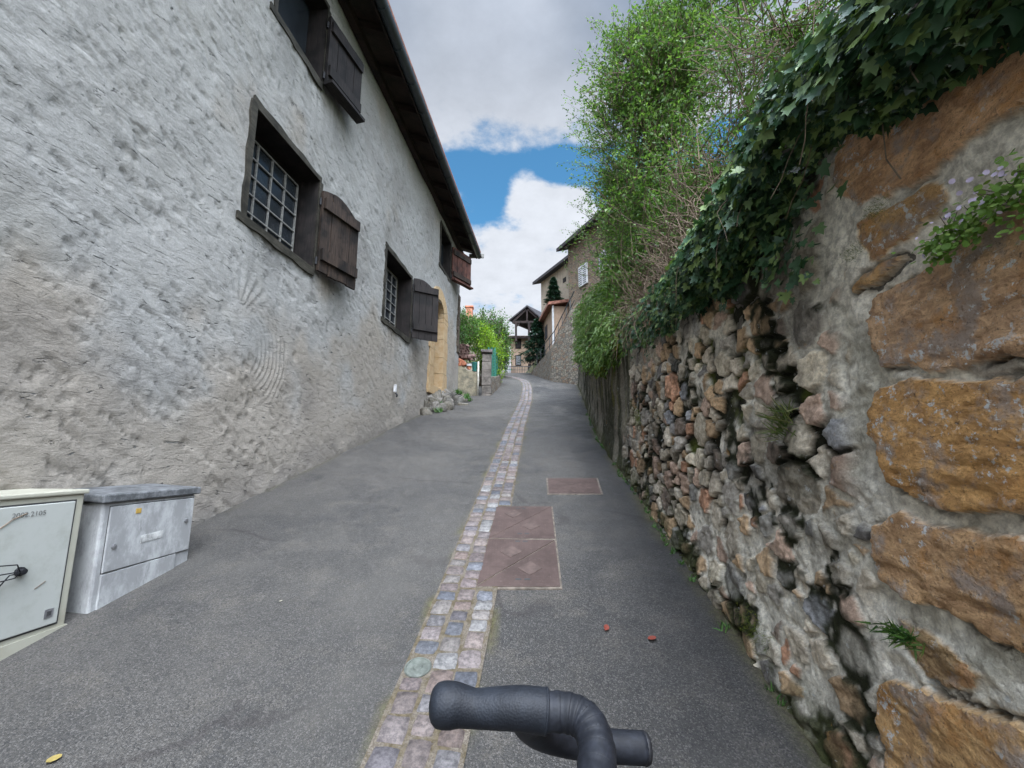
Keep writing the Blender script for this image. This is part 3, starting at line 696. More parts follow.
def shrub(name, label, cat, base, blobs, ntw, nl, ls, mat, twl=.45, up=.5, group=None, dens=.55, trunk_r=.03, tmpl=DIA, tf=DIAF, limbs=9, ltip=0.0, twig_mat='twig', cull=None):
    """crown = union of ellipsoids (centre, radii); twigs with leaves fill it unevenly"""
    root = thing(name, label, cat, base, group=group); B = Vector(base)
    vol = np.array([b[1][0]*b[1][1]*b[1][2] for b in blobs]); pb = vol/vol.sum()
    P = []; D = []
    while len(P) < ntw:
        i = rng.choice(len(blobs), p=pb); c_ = np.array(blobs[i][0]); r_ = np.array(blobs[i][1])
        d_ = rng.normal(size=3); d_ /= np.linalg.norm(d_); q_ = rng.random()**.45
        p = c_+d_*r_*q_
        f = float(vn(p[0]*2.1+p[2]*1.3+7, p[1]*2.1-p[2]*1.7+3, 5)*.6+vn(p[0]*4.5+p[2]*3, p[1]*4.5-p[2]*2.2, 8)*.4)
        if f < dens*.75 and rng.random() < .85: continue
        if cull is not None and cull(p): continue
        P.append(p); dd = d_*r_/np.max(r_)+np.array([0, 0, up])+rng.normal(size=3)*.45; D.append(dd/np.linalg.norm(dd))
    P = np.array(P); D = np.array(D); L = twl*rng.uniform(.5, 1.35, len(P))
    tb = MB()
    for p, d_, l_ in zip(P, D, L):
        p = Vector(p); d_ = Vector(d_); tb.tube([p-d_*l_*.5, p+Vector(rng.normal(size=3))*.03, p+d_*l_*.5], [.006*trunk_r/.03, .004*trunk_r/.03, .0015], 3, False)
    li = MB()
    for i in range(limbs):
        tgt = Vector(P[rng.integers(len(P))]); mid = B.lerp(tgt, .5)+Vector(rng.normal(size=3))*.15+Vector((0, 0, .2)); st_ = B+Vector((rng.normal()*.12, rng.normal()*.12, -.15))
        li.tube([st_, st_.lerp(mid, .5)+Vector(rng.normal(size=3))*.05, mid, mid.lerp(tgt, .5)+Vector(rng.normal(size=3))*.06, tgt], [trunk_r, trunk_r*.8, trunk_r*.6, trunk_r*.35, trunk_r*.15], 6)
    li.build('stems', M['bark'], root, True)
    tb.build('twigs', M[twig_mat], root)
    n = len(P)*nl; idx = np.repeat(np.arange(len(P)), nl); s_ = rng.uniform(-.45, .55, n)
    pos = P[idx]+D[idx]*(L[idx]*s_)[:, None]+rv3(n, ls*.5)
    tip = D[idx]*.5+rv3(n, .7)+np.array([0, 0, ltip]); nor = rv3(n, .6)+np.array([0, 0, .9])
    leaves('foliage', pos, tip, nor, ls*rng.uniform(.55, 1.3, n), tmpl, tf, M[mat], root)
    return root
def tufts(name, label, cat, spots, mat, h, nb, group=None, tm=BLD, tf=BLDF, wid=1.0):
    pts = []
    for s_ in spots:
        for _ in range(nb): pts.append((s_[0]+rng.normal()*h*.25, s_[1]+rng.normal()*h*.3, s_[2]))
    n = len(pts); tip = rv3(n, .45)+np.array([0, 0, 1.]); o = leaves(name, pts, tip, rv3(n), h*rng.uniform(.5, 1.3, n), tm*np.array([wid, 1, 1]), tf, M[mat]); return tag(o, label, cat, group)
for q_, lb_ in zip([(-1.15, 10.9, GZ(10.9)+.1), (-1.2, 11.3, GZ(11.3)+.1), (-1.35, 10.6, GZ(10.6)+.28), (-1.62, 9.5, GZ(9.5)+.12), (-1.55, 9.1, GZ(9.1)+.02), (-1.1, 11.1, GZ(11.1)), (-1.4, 11.5, GZ(11.5)+.15)], ('weed sprouting at the street end of the door steps', 'weed by the far foot of the door steps', 'weed growing high in a crack below the golden doorway', 'weed on the near half of the door steps against the wall', 'nearest small weed at the tapering start of the door steps', 'weed lowest on the asphalt beside the door steps', 'farthest weed between the door steps and the garden wall')):
    tufts('weed', lb_, 'weed', [q_], 'green', .12, 45, wid=2)

# ---------------------------------------------------------------- cabinets
def cabinet_pts(y0, y1, x0, x1, dep):
    a = Vector((x0, y0, 0)); b = Vector((x1, y1, 0)); d_ = (b-a).normalized(); n_ = Vector((d_.y, -d_.x, 0)); return a, b, d_, n_
# beige cabinet
a, b, d_, n_ = cabinet_pts(1.86, 2.29, -2.265, -2.21, .36)
cabA = thing('junction_box', 'cream metal street cabinet with stencilled number and dangling wires, nearest the camera', 'cabinet', (-2.3, 2.1, GZ(2.1)))
ZT = -.175
def vbox(mb, p, q_, n_, dep, zb0, zb1, zt0, zt1, off=0):
    """box whose front runs p->q, n_ outward; bottoms zb0,zb1, tops zt0,zt1"""
    f = [Vector((p.x, p.y, zb0)), Vector((q_.x, q_.y, zb1)), Vector((q_.x, q_.y, zt1)), Vector((p.x, p.y, zt0))]
    mb.prism([v_+n_*off for v_ in f], -n_, dep+off)
m_ = MB(); vbox(m_, a, b, n_, .36, GZ(1.86)-.03, GZ(2.29)-.03, ZT-.02, ZT-.02); body = m_.build('body', M['beige'], cabA, bevel=.008)
m_ = MB(); vbox(m_, a-d_*.01, b+d_*.012, n_, .37, ZT-.022, ZT-.022, ZT, ZT, .012); m_.build('top', M['beige'], cabA, bevel=.006)
da, db = a+d_*.085, b-d_*.045
m_ = MB(); vbox(m_, da, db, n_, .01, -.80, -.80, ZT-.055, ZT-.055, .010); door_ = m_.build('door', M['beige_door'], cabA, bevel=.004)
m_ = MB(); vbox(m_, da-d_*.008, db+d_*.008, n_, .005, -.808, -.808, ZT-.047, ZT-.047, .003); m_.build('door_gap', M['ink'], cabA)
m_ = MB(); vbox(m_, a-d_*.004, b+d_*.006, n_, .3, GZ(1.86)-.03, GZ(2.29)-.03, -.835, -.825, .006); m_.build('plinth', M['beige'], cabA)
def pos(s_, z, off): p = a+d_*s_; return Vector((p.x, p.y, z))+n_*off
L_ = (b-a).length
m_ = MB(); m_.lathe([(.020, 0), (.020, .012), (.013, .014), (.013, .03), (.0, .031)], pos(.20, -.52, .010), 12, n_); m_.build('lock', M['black'], door_, bevel=.001)
wr = MB()
for k_, (dz0, dz1, l_) in enumerate(((.05, .03, .14), (.01, .0, .12), (-.02, -.05, .15), (.0, -.06, .05))):
    P = [pos(.19, -.52, .03), pos(.17-.3*l_*.3, -.52+dz0*.8, .055), pos(.17-l_*.6, -.52+dz0, .05), pos(.17-l_, -.52+dz1, .02)]
    P2 = [P[0]]
    for i in range(3):
        for s_ in (.33, .66, 1): P2.append(P[i].lerp(P[i+1], s_))
    wr.tube(P2, .0028, 5)
wr.build('wires', M['black'], door_)
wr = MB(); wr.tube([pos(.10, -.32, .012), pos(.14, -.285, .014), pos(.19, -.265, .012)], .002, 4); wr.build('loose_wire', M['twig'], door_); wr = MB(); wr.tube([pos(.27, -.615, .012), pos(.31, -.59, .012)], .0015, 4); wr.build('scratch_mark', M['twig'], door_)
cu = bpy.data.curves.new('number', 'FONT'); cu.body = '2002.2105'; cu.size = .031; cu.extrude = .0004; cu.offset = -.0004; cu.align_x = 'LEFT'
to = bpy.data.objects.new('number_tmp', cu); C.objects.link(to)
dg = bpy.context.evaluated_depsgraph_get(); tm_ = bpy.data.meshes.new_from_object(to.evaluated_get(dg)); bpy.data.objects.remove(to)
Mt = Matrix((d_, Vector((0, 0, 1)), n_)).transposed().to_4x4(); Mt.translation = pos(.135, ZT-.105, .0125); tm_.transform(Mt)
tm_.materials.clear(); link('number', tm_, simple('faded_stencil', (.10, .10, .095), .7, .5, 60), door_, False, True)
m_ = MB(); vbox(m_, a+d_*(L_-.105), a+d_*(L_-.07), n_, .001, -.765, -.765, -.725, -.725, .0125); m_.build('sticker', M['chrome'], door_)
m_ = MB(); vbox(m_, a+d_*(L_-.096), a+d_*(L_-.079), n_, .001, -.755, -.755, -.735, -.735, .0140); m_.build('sticker_mark', M['ink'], door_)
# grey cabinet
a, b, d_, n_ = cabinet_pts(2.375, 2.93, -2.185, -2.095, .36)
cabB = thing('meter_cabinet', 'weathered pale grey plastic street cabinet with dark lid beside the cream one', 'cabinet', (-2.2, 2.65, GZ(2.65)))
ZT = -.255
m_ = MB(); vbox(m_, a, b, n_, .34, GZ(2.37)-.03, GZ(2.93)-.03, ZT, ZT); m_.build('body', M['plastic'], cabB, bevel=.012)
m_ = MB(); f = [Vector((a.x, a.y, ZT)), Vector((b.x, b.y, ZT))]
m_.prism([a-d_*.02+n_*.02+Vector((0, 0, ZT)), b+d_*.02+n_*.02+Vector((0, 0, ZT)), b+d_*.02-n_*.37+Vector((0, 0, ZT+.02)), a-d_*.02-n_*.37+Vector((0, 0, ZT+.02))], (0, 0, 1), .045)
m_.build('lid', M['lid'], cabB, bevel=.008)
m_ = MB(); vbox(m_, a+d_*.035, b-d_*.015, n_, .01, -.62, -.60, ZT-.022, ZT-.022, .010); dB = m_.build('door', M['plastic'], cabB, bevel=.004)
m_ = MB(); vbox(m_, a+d_*.0325, b-d_*.0125, n_, .005, -.6235, -.6035, ZT-.018, ZT-.018, .002); m_.build('door_gap', M['ink'], cabB)
m_ = MB(); vbox(m_, a+d_*.035, b-d_*.10, n_, .01, GZ(2.4)-.03, GZ(2.8)-.02, -.627, -.607, .008); m_.build('lower_panel', M['plastic'], cabB, bevel=.004)
for s_, z in ((.075, -.49), (.50, -.415)):
    m_ = MB(); m_.lathe([(.012, 0), (.012, .008), (.006, .010), (.0, .0102)], pos(s_, z, .010), 10, n_); m_.build('lock', M['chrome'], dB)
m_ = MB(); vbox(m_, a+d_*.17, a+d_*.20, n_, .001, ZT-.075, ZT-.075, ZT-.047, ZT-.047, .0125); m_.build('sticker', simple('ochre_sticker', (.38, .25, .06), .6), dB)
m_ = MB(); vbox(m_, a+d_*.22, a+d_*.35, n_, .001, -.50, -.49, -.46, -.45, .0125); m_.build('label_plate', simple('pale_label', (.40, .40, .385), .7, .4, 30), dB)

# ---------------------------------------------------------------- covers in the road
def slab(mb, poly, z0, th):
    mb.prism([Vector((x, y, GZ(y)+z0)) for x, y in poly], (0, 0, 1), th)
mh = thing('access_cover', 'large rusty brown double access cover set beside the cobbled strip', 'cover', (.07, 3.2, GZ(3.2)))
Q = [(-.215, 2.59), (.285, 2.59), (.35, 3.83), (-.14, 3.83)]
m_ = MB(); slab(m_, Q, -.03, .036); m_.build('rim', M['frame_steel'], mh)
def lerp2(u, v):
    x0 = Q[0][0]+(Q[1][0]-Q[0][0])*u; x1 = Q[3][0]+(Q[2][0]-Q[3][0])*u; return (x0+(x1-x0)*v, 2.59+1.24*v)
e_ = .022; g_ = .004
def lid(poly, nm='lid'):
    m_ = MB(); slab(m_, [lerp2(*p) for p in poly], -.01, .021); return m_.build(nm, M['rust'], mh, bevel=.0015)
l1 = lid([(e_, e_/2+.004), (1-e_, e_/2+.004), (1-e_, .47)]); l2 = lid([(e_, e_/2+.014), (1-e_-.01, .478), (e_, .5-g_)])
l3 = lid([(e_, .5+g_), (1-e_, .5+g_), (1-e_, 1-e_/2)]); l4 = lid([(e_, .5+g_+.006), (1-e_-.01, 1-e_/2), (e_, 1-e_/2)])
for (u, v), p in zip(((.63, .17), (.37, .34), (.63, .67), (.33, .86)), (l1, l2, l3, l4)):
    m_ = MB(); slab(m_, [lerp2(u+a_, v+b_) for a_, b_ in ((-.15, 0), (0, -.065), (.15, 0), (0, .065))], .011, .0025); m_.build('raised_diamond', M['rust_light'], p)
for (u, v), p in zip(((.55, .07), (.5, .46), (.52, .56), (.45, .95)), (l1, l2, l3, l4)):
    for s_ in (-.055, .05):
        m_ = MB(); slab(m_, [lerp2(u+s_+a_, v+b_) for a_, b_ in ((-.035, -.006), (.035, -.006), (.035, .006), (-.035, .006))], .0112, .0016); m_.build('lifting_slot', M['ink'], p)
m2 = thing('valve_cover', 'small rusty rectangular cover further up the road, near the right wall', 'cover', (.6, 4.4, GZ(4.4)))
Q = [(.33, 4.13), (.85, 4.13), (.90, 4.62), (.36, 4.62)]
m_ = MB(); slab(m_, Q, -.03, .036); m_.build('rim', M['frame_steel'], m2)
m_ = MB(); slab(m_, [(.345, 4.145), (.835, 4.145), (.885, 4.605), (.375, 4.605)], -.01, .020); l1 = m_.build('lid', M['rust'], m2, bevel=.0015)
m_ = MB()
for i in range(5):
    for j in range(4): slab(m_, [(.42+i*.085+a_, 4.2+j*.105+b_) for a_, b_ in ((-.03, 0), (0, -.02), (.03, 0), (0, .02))], .0102, .0016)
m_.build('tread', M['rust_light'], l1)
mk = MB(); mk.lathe([(.058, -.02), (.058, .006), (.055, .009), (.050, .009), (.048, .006), (.022, .006), (.018, .010), (.0, .011)], (-.40, 2.0, GZ(2)+.006), 22, Vector((0, -.243, .97)))
mk.build('survey_marker', simple('greenish_glass', (.105, .115, .10), .5, .3, 40), None, False, world=False)
tag(bpy.data.objects['survey_marker'], 'round greenish metal marker set into the cobbled strip', 'marker')
for (px, py), (cl, nm) in zip(((605, 632), (648, 641), (45, 765), (279, 603)), (('red', 'small red fallen leaf on dark asphalt, below the big cover'), ('red', 'rust red fallen leaf on the asphalt nearest the right wall'), ('yellow', 'yellow fallen leaf lying at the near left of the road'), ('pale', 'tiny pale leaf on the asphalt left of the cobbled strip'))):
    v_ = px_dir(px, py); t_ = 1.4/(.25*v_.y-v_.z); p = v_*t_
    mat = simple('fallen_leaf_'+cl, {'red': (.16, .035, .022), 'yellow': (.26, .20, .06), 'pale': (.28, .26, .2)}[cl], .7)
    o = leaves('fallen_leaf', [(p.x, p.y, p.z+.008)], [(rng.normal(), rng.normal(), .3)], [(.3*rng.normal(), -.25, 1)], [rng.uniform(.032, .045) if cl != 'pale' else .018], RND*np.array([.7, 1, 2]), RNDF, mat); tag(o, nm, 'leaf', 'leaves fallen on the road')

# ---------------------------------------------------------------- right wall (heightfield of stones and mortar)
RW = thing('stone_wall', 'tall old rubble wall with big ochre blocks along the right of the lane', 'wall', (float(rwx(3)), 3, GZ(3)))
BLK = [[(1.27, .98), (1.12, 1.03), (.9, .90), (.55, .86), (.50, .74), (.76, .72), (1.0, .70), (1.22, .76), (1.27, .84)],
       [(1.23, .71), (1.10, .70), (.95, .67), (.955, .60), (1.05, .565), (1.20, .55), (1.23, .62)],
       [(1.23, .40), (1.16, .455), (1.0, .47), (.82, .50), (.5, .52), (.44, .40), (.46, .20), (.84, .195), (1.05, .215), (1.20, .25), (1.235, .33)],
       [(1.28, .13), (1.23, .185), (1.1, .205), (.9, .165), (.8, .15), (.42, .14), (.38, -.02), (.44, -.13), (.94, -.135), (1.10, -.13), (1.22, -.10), (1.25, -.03)],
       [(1.335, -.29), (1.29, -.20), (1.2, -.165), (.95, -.17), (.84, -.165), (.45, -.18), (.40, -.35), (.45, -.46), (.75, -.44), (1.0, -.395), (1.25, -.365), (1.32, -.34)],
       [(1.37, -.74), (1.33, -.64), (1.2, -.575), (1.0, -.555), (.7, -.57), (.4, -.60), (.35, -.8), (.4, -1.15), (1.1, -1.15), (1.34, -.95)],
       [(1.29, -.44), (1.22, -.43), (1.10, -.45), (1.05, -.49), (1.10, -.54), (1.2, -.55), (1.27, -.50)],
       [(1.27, .50), (1.16, .49), (1.10, .515), (1.15, .54), (1.24, .54), (1.28, .53)],
       [(.3, .9), (-.3, .85), (-.35, .45), (-.1, .40), (.33, .47)], [(.33, .35), (-.3, .33), (-.4, -.05), (.28, -.05)], [(.30, -.12), (-.25, -.1), (-.3, -.5), (.33, -.5)],
       [(-.5, .8), (-1.1, .8), (-1.15, .2), (-.5, .25)], [(-.5, .1), (-1.2, .1), (-1.2, -.6), (-.45, -.5)], [(-.5, -.7), (.2, -.65), (.2, -1.2), (-.6, -1.3)]]
def segd(px, py, poly):
    d2 = np.full(px.shape, 1e9); ins = np.zeros(px.shape, bool); n = len(poly)
    for i in range(n):
        x0, y0 = poly[i]; x1, y1 = poly[(i+1) % n]; dx, dy = x1-x0, y1-y0
        t = np.clip(((px-x0)*dx+(py-y0)*dy)/(dx*dx+dy*dy), 0, 1); d2 = np.minimum(d2, (px-x0-t*dx)**2+(py-y0-t*dy)**2)
        c = ((y0 > py) != (y1 > py)) & (px < (dx)*(py-y0)/(dy+1e-12)+x0); ins ^= c
    return np.where(ins, np.sqrt(d2), -np.sqrt(d2))
ry = nonuni(-4, 15.7, lambda y: (.0058+.0035*max(0, y-1)) if y > .55 else .0058+.02*(.55-y))
NV = 330; vv = np.linspace(0, 1, NV)
Y = np.tile(ry[:, None], (1, NV)); zb = gzs(ry)-.08; zt = rtop(ry); Z = zb[:, None]+(zt-zb)[:, None]*vv[None]
wy2 = Y+.028*(fbm(Y*9, Z*9, 61)-.5)*2+.006*(fbm(Y*32, Z*32, 63)-.5)*2; wz2 = Z+.028*(fbm(Y*9+5, Z*9, 62)-.5)*2+.006*(fbm(Y*32, Z*32, 64)-.5)*2
# stone seeds (dart throwing, sizes vary)
sd = []; rnd = random.Random(5)
cells = {}
tries = 0
while tries < 26000 and len(sd) < 1300:
    tries += 1
    y = rnd.uniform(1.22, 5.6) if rnd.random() < .85 else rnd.uniform(-4, 1.2); zb_, zt_ = GZ(y)-.05, float(rtop(y))+.05; z = rnd.uniform(zb_, zt_)
    r = rnd.choice([.036, .045, .055, .065, .075, .09, .11]) if tries < 14000 else rnd.choice([.024, .03, .038])
    ok = True
    for (yy, zz_, r_) in sd:
        if abs(y-yy) < .22 and ((y-yy)/1.25)**2+(z-zz_)**2 < (r+r_)**2*.86: ok = False; break
    if ok: sd.append((y, z, r))
S = np.array(sd)
flat_y = wy2.ravel(); flat_z = wz2.ravel(); N = len(flat_y)
F1 = np.full(N, 9.); F2 = np.full(N, 9.); ID = np.zeros(N, int)
order = np.argsort(flat_y); rubm = np.ones(N, bool)
for s0 in range(0, N, 4000):
    ix = order[s0:s0+4000]; yy = flat_y[ix]; zz_ = flat_z[ix]
    if yy.min() > 6.0: F1[ix] = 0; F2[ix] = 0; continue
    cand = np.where((S[:, 0] > yy.min()-.35) & (S[:, 0] < yy.max()+.35))[0]
    if len(cand) < 3: F1[ix] = 0; F2[ix] = 0; continue
    T = S[cand]; dd = ((yy[:, None]-T[None, :, 0])/1.2)**2+(zz_[:, None]-T[None, :, 1])**2-T[None, :, 2]**2*.9
    p2 = np.argpartition(dd, 1, axis=1)[:, :2]; a1 = np.take_along_axis(dd, p2, 1); o_ = np.argsort(a1, axis=1); a1 = np.take_along_axis(a1, o_, 1); p2 = np.take_along_axis(p2, o_, 1)
    c1 = T[p2[:, 0]]; c2 = T[p2[:, 1]]; sp_ = np.sqrt(((c1[:, 0]-c2[:, 0])/1.2)**2+(c1[:, 1]-c2[:, 1])**2)
    F1[ix] = 0; F2[ix] = (a1[:, 1]-a1[:, 0])/(2*sp_); ID[ix] = cand[p2[:, 0]]
shp = Y.shape; F1 = F1.reshape(shp); F2 = F2.reshape(shp); ID = ID.reshape(shp)
rad = S[ID, 2]; ed = F2         # metres to the joint
rs = np.random.default_rng(3); ns = len(S)
mort = fbm(Y*2.2+3, Z*2.2, 90, 4, .6)              # where mortar is smeared flush
mort = mort+.20*sst(-Y, -2.4, -1.3)-.16*np.exp(-((Y-1.62-.25*Z)/.11)**2)-.10*np.exp(-((Y-3.2)/.4)**2)
gone = rs.random(ns) < .10; emb = rs.random(ns)
mfill = sst(mort+.12*(fbm(Y*9, Z*9, 301)-.5), .385, .465)                       # 1 = mortar, 0 = open mossy joint
thr = .002+.004*mfill+.016*vn(Y*13, Z*13, 5)**2
sm = sst(ed, thr, thr+.006)*(~gone[ID])
tiltY = rs.normal(size=ns)*.10; tiltZ = rs.normal(size=ns)*.10; proud = rs.uniform(.014, .026, ns)
dome = np.clip(ed/.018, 0, 1)**.5
stone_h = proud[ID]+.004*dome+tiltY[ID]*(wy2-S[ID, 0])+tiltZ[ID]*(wz2-S[ID, 1])+.008*(fbm(Y*22, Z*22, 7, 4, .6)-.5)*2
# chipped facets
stone_h += -.005*sst(vn(Y*15+ID*1.7, Z*15+ID*.9, 15), .5, .7)-.006*sst(vn(Y*31+ID*1.7, Z*31+ID*.9, 16), .5, .7)
joint_h = mfill*(.008+.012*(fbm(Y*17, Z*17, 33, 4, .65)-.5)*2)+(1-mfill)*(-.012+.016*(fbm(Y*24, Z*24, 34, 3)-.5)*2)
hR = joint_h*(1-sm)+stone_h*sm
msp = sst(fbm(Y*5+2, Z*4, 311, 5, .65)+.24*np.exp(-((Y-1.66-.2*Z)/.12)**2)+.16*sst(Z-rtop(Y), -.45, -.1)*sst(Y, 1.35, 1.6)+.14*(1-sst(Z-gzs(Y), .05, .3)), .62, .70)*(1-.55*sst(ed, .01, .04))
palS = np.array([(.34, .30, .24), (.40, .35, .27), (.21, .20, .18), (.33, .23, .14), (.36, .26, .20), (.15, .14, .13), (.28, .255, .22), (.34, .19, .12), (.24, .24, .245), (.38, .33, .26), (.19, .15, .12)])
pw = np.array([.15, .18, .07, .16, .14, .05, .10, .07, .03, .10, .05]); pw /= pw.sum()
pw = pw; sc_ = palS[rs.choice(len(palS), ns, p=pw)]*rs.uniform(1.1, 1.9, (ns, 1))
mcol = np.array([.66, .62, .53])*(.65+.6*fbm(Y*12, Z*12, 44, 4, .6))[..., None]
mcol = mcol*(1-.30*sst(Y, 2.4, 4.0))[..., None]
ocol = np.array([.020, .020, .011])*(1+0*Y)[..., None]; grn = sst(fbm(Y*4, Z*4, 71), .56, .66)[..., None]; ocol = ocol*(1-grn)+np.array([.07, .085, .016])*grn
jc = mcol*mfill[..., None]+ocol*(1-mfill)[..., None]
col = jc*(1-sm[..., None])+sc_[ID]*sm[..., None]
col = col*(1-msp[..., None])+np.array([.022, .024, .010])*msp[..., None]
dst = sst(fbm(Y*3.1+7, Z*1.7+2, 351, 5, .6), .54, .68)*.5*sst(Y, 1.3, 1.6)
col = col*(1-dst[..., None])
# grime: darker old stones to the far end and near the foot
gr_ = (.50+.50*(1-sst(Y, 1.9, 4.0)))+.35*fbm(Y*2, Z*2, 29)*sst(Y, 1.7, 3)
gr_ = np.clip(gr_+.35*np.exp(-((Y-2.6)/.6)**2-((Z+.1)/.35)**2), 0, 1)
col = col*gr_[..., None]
# mortar-only field between the big blocks
fl = (1-sst(wy2+.10*(fbm(Y*6, Z*6, 51)-.5), 1.34, 1.42))*sst(Y, -9, -8)
keepst = sst(fbm(Y*3.3, Z*3.3, 66), .63, .7)
fl = fl*(1-keepst)
rough_m = .004+.020*(fbm(Y*14, Z*14, 81, 5, .62)-.5)*2+.012*(fbm(Y*5, Z*5, 82)-.5)*2
grey = np.array([.74, .70, .61])*(.65+.65*fbm(Y*9+2, Z*9, 83, 4, .6))[..., None]
stn = sst(fbm(Y*4+9, Z*4, 84), .52, .66)[..., None]*.45; grey = grey*(1-stn)+np.array([.20, .185, .12])*stn
hR = hR*(1-fl)+rough_m*fl; col = col*(1-fl[..., None])+grey*fl[..., None]
# big blocks
bid = np.full(shp, -1); och = [(.66, .42, .25), (.60, .39, .19), (.64, .43, .27), (.64, .38, .16), (.60, .39, .22), (.64, .41, .20), (.42, .29, .16), (.62, .40, .2)]
wyb = Y+.030*(fbm(Y*9, Z*9, 101)-.5)*2+.010*(fbm(Y*40, Z*40, 103)-.5)*2; wzb = Z+.030*(fbm(Y*9+3, Z*9, 102)-.5)*2+.010*(fbm(Y*40, Z*40, 104)-.5)*2
for i, poly in enumerate(BLK):
    pa = np.array(poly); sub = np.where((ry > pa[:, 0].min()-.1) & (ry < pa[:, 0].max()+.1))[0]
    sl_ = slice(sub[0], sub[-1]+1)
    dd = segd(wyb[sl_], wzb[sl_], poly); m = sst(dd, -.001, .006)
    cy_, cz_ = pa.mean(0); pr = (.030, .022, .038, .034, .030, .040, .010, .02)[i] if i < 8 else .03
    hh = pr*.75+.008*np.clip(dd/.02, 0, 1)**.5+.012*(fbm(Y[sl_]*5, Z[sl_]*8, 110+i, 6, .62)-.5)*2-.006*sst(fbm(Y[sl_]*4, Z[sl_]*18, 140+i, 4, .6), .56, .62)+.02*(rs.normal()*.6*(Y[sl_]-cy_)+rs.normal()*.6*(Z[sl_]-cz_))
    moat = np.exp(-((dd+.004)/.005)**2)*.028*sst(vn(Y[sl_]*7, Z[sl_]*7, 131+i), .35, .55)
    hR[sl_] = (hR[sl_]-moat)*(1-m)+hh*m
    cc = np.array(och[i % 8]); col[sl_] = col[sl_]*(1-m[..., None])*(1-.85*np.clip(moat/.028, 0, 1))[..., None]+cc*m[..., None]
    b_ = bid[sl_]; b_[dd > .002] = i
# concrete-faced far stretch with streaks
cf = sst(wy2+.5*(fbm(Y*1.5, Z*1.5, 120)-.5)-.25*(1-sst(Z-gzs(Y), .2, .9)), 4.35, 4.55)
streak = fbm(Y*5, Z*.5, 121, 4, .6); s2 = fbm(Y*9+3, Z*.8, 123, 4, .6)
ccol = np.array([.16, .145, .115])*(.6+.8*fbm(Y*3, Z*3, 122))[..., None]
mk_ = sst(streak, .42, .56)[..., None]*.95; ccol = ccol*(1-mk_)+np.array([.030, .030, .016])*mk_
mk_ = (sst(s2, .56, .66)*sst(Z-gzs(Y), .35, .9))[..., None]*.8; ccol = ccol*(1-mk_)+np.array([.10, .095, .02])*mk_
hR = hR*(1-cf)+(.02+.05*(fbm(Y*1.8, Z*1.8, 125, 5, .6)-.5)*2+.02*(fbm(Y*12, Z*9, 126, 4, .6)-.5))*cf
col = col*(1-cf[..., None])+ccol*cf[..., None]
# moss skirt at the foot, moss patches
ft = (1-sst(Z-gzs(Y), .02, .10+.25*fbm(Y*4, Z*0, 130)))*sst(fbm(Y*5, Z*5, 133), .38, .52)
col = col*(1-.85*ft[..., None])+np.array([.05, .055, .02])*.85*ft[..., None]
hR = hR+.03*(1-sst(Z-gzs(Y), 0, .3))
Xr = rwx(Y)-hR
Xr = Xr+.02*(Z-gzs(Y))*0.6          # slight batter
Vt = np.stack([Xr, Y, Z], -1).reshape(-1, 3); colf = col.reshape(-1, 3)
fb_ = (bid[:-1, :-1] >= 0) & (bid[1:, :-1] >= 0) & (bid[:-1, 1:] >= 0) & (bid[1:, 1:] >= 0)
fid = np.where(fb_, bid[:-1, :-1], -1)
allf = gridfaces(len(ry), NV).reshape(len(ry)-1, NV-1, 4)[..., ::-1]
def submesh(name, mask, mat, parent, label=None):
    f = allf[mask]; u_, inv = np.unique(f.ravel(), return_inverse=True)
    o = link(name, npmesh(Vt[u_], inv.reshape(-1, 4), colf[u_]), mat, parent, True, True)
    if label: o['label'] = label
    return o
submesh('masonry', fid == -1, M['stone'], RW)
for i in range(len(BLK)):
    if (fid == i).any(): submesh('ochre_block', fid == i, M['ochre'], RW)
# wall core: top and back, end
core = MB(); yk = np.linspace(-4, 15.7, 60)
for i, y in enumerate(yk):
    x = float(rwx(y)); core.v += [(x+.03, y, float(rtop(y))), (x+.45, y, float(rtop(y))), (x+.45, y, GZ(y)-.3), (x+.04, y, GZ(y)-.3)]; core.c += [(.15, .14, .12)]*4
    if i:
        n = 4*i
        for q_ in range(4): core.f.append((n-4+q_, n-4+(q_+1) % 4, n+(q_+1) % 4, n+q_))
core.f += [(0, 1, 2, 3), tuple(4*59+q_ for q_ in (3, 2, 1, 0))]
core.build('core', M['stone'], RW, usecol=True)

# ---------------------------------------------------------------- plants on the right wall
def interp3(y, ys_, vs_): return np.interp(y, ys_, vs_)
n = 11500
y = 5.2-np.abs(rng.random(n)**.62)*6.4+0
y = rng.uniform(-1.0, 5.0, n); y = np.where(rng.random(n) < .45, rng.uniform(.2, 2.4, n), y)
# cross-section: angle a from hanging underside (0) over the front to the top and back
a_ = rng.random(n)**.8*math.pi*.95
bul = interp3(y, [-1, .6, 1.3, 2.0, 3.0, 5.2], [.24, .23, .20, .16, .11, .05])*(.75+.6*vn(y*2.3, a_*2, 4))
botz = interp3(y, [-1, .75, 1.0, 1.25, 1.6, 2.4, 3.6, 5.2], [.80, .80, .93, 1.0, .80, .84, .98, 1.25])+.10*(vn(y*5, y*0, 41)-.5)
tz = rtop(y)+.10
cxm = rwx(y)-.02; czm = (botz+tz)/2+.05; hz = (tz-botz)/2+.08
dep = rng.uniform(.45, 1.02, n)
px_ = cxm-np.sin(a_)*bul*dep+np.where(a_ > math.pi*.6, (a_-math.pi*.6)*.55, 0)*rng.random(n); pz_ = czm-np.cos(a_)*hz*(.75+.25*dep)
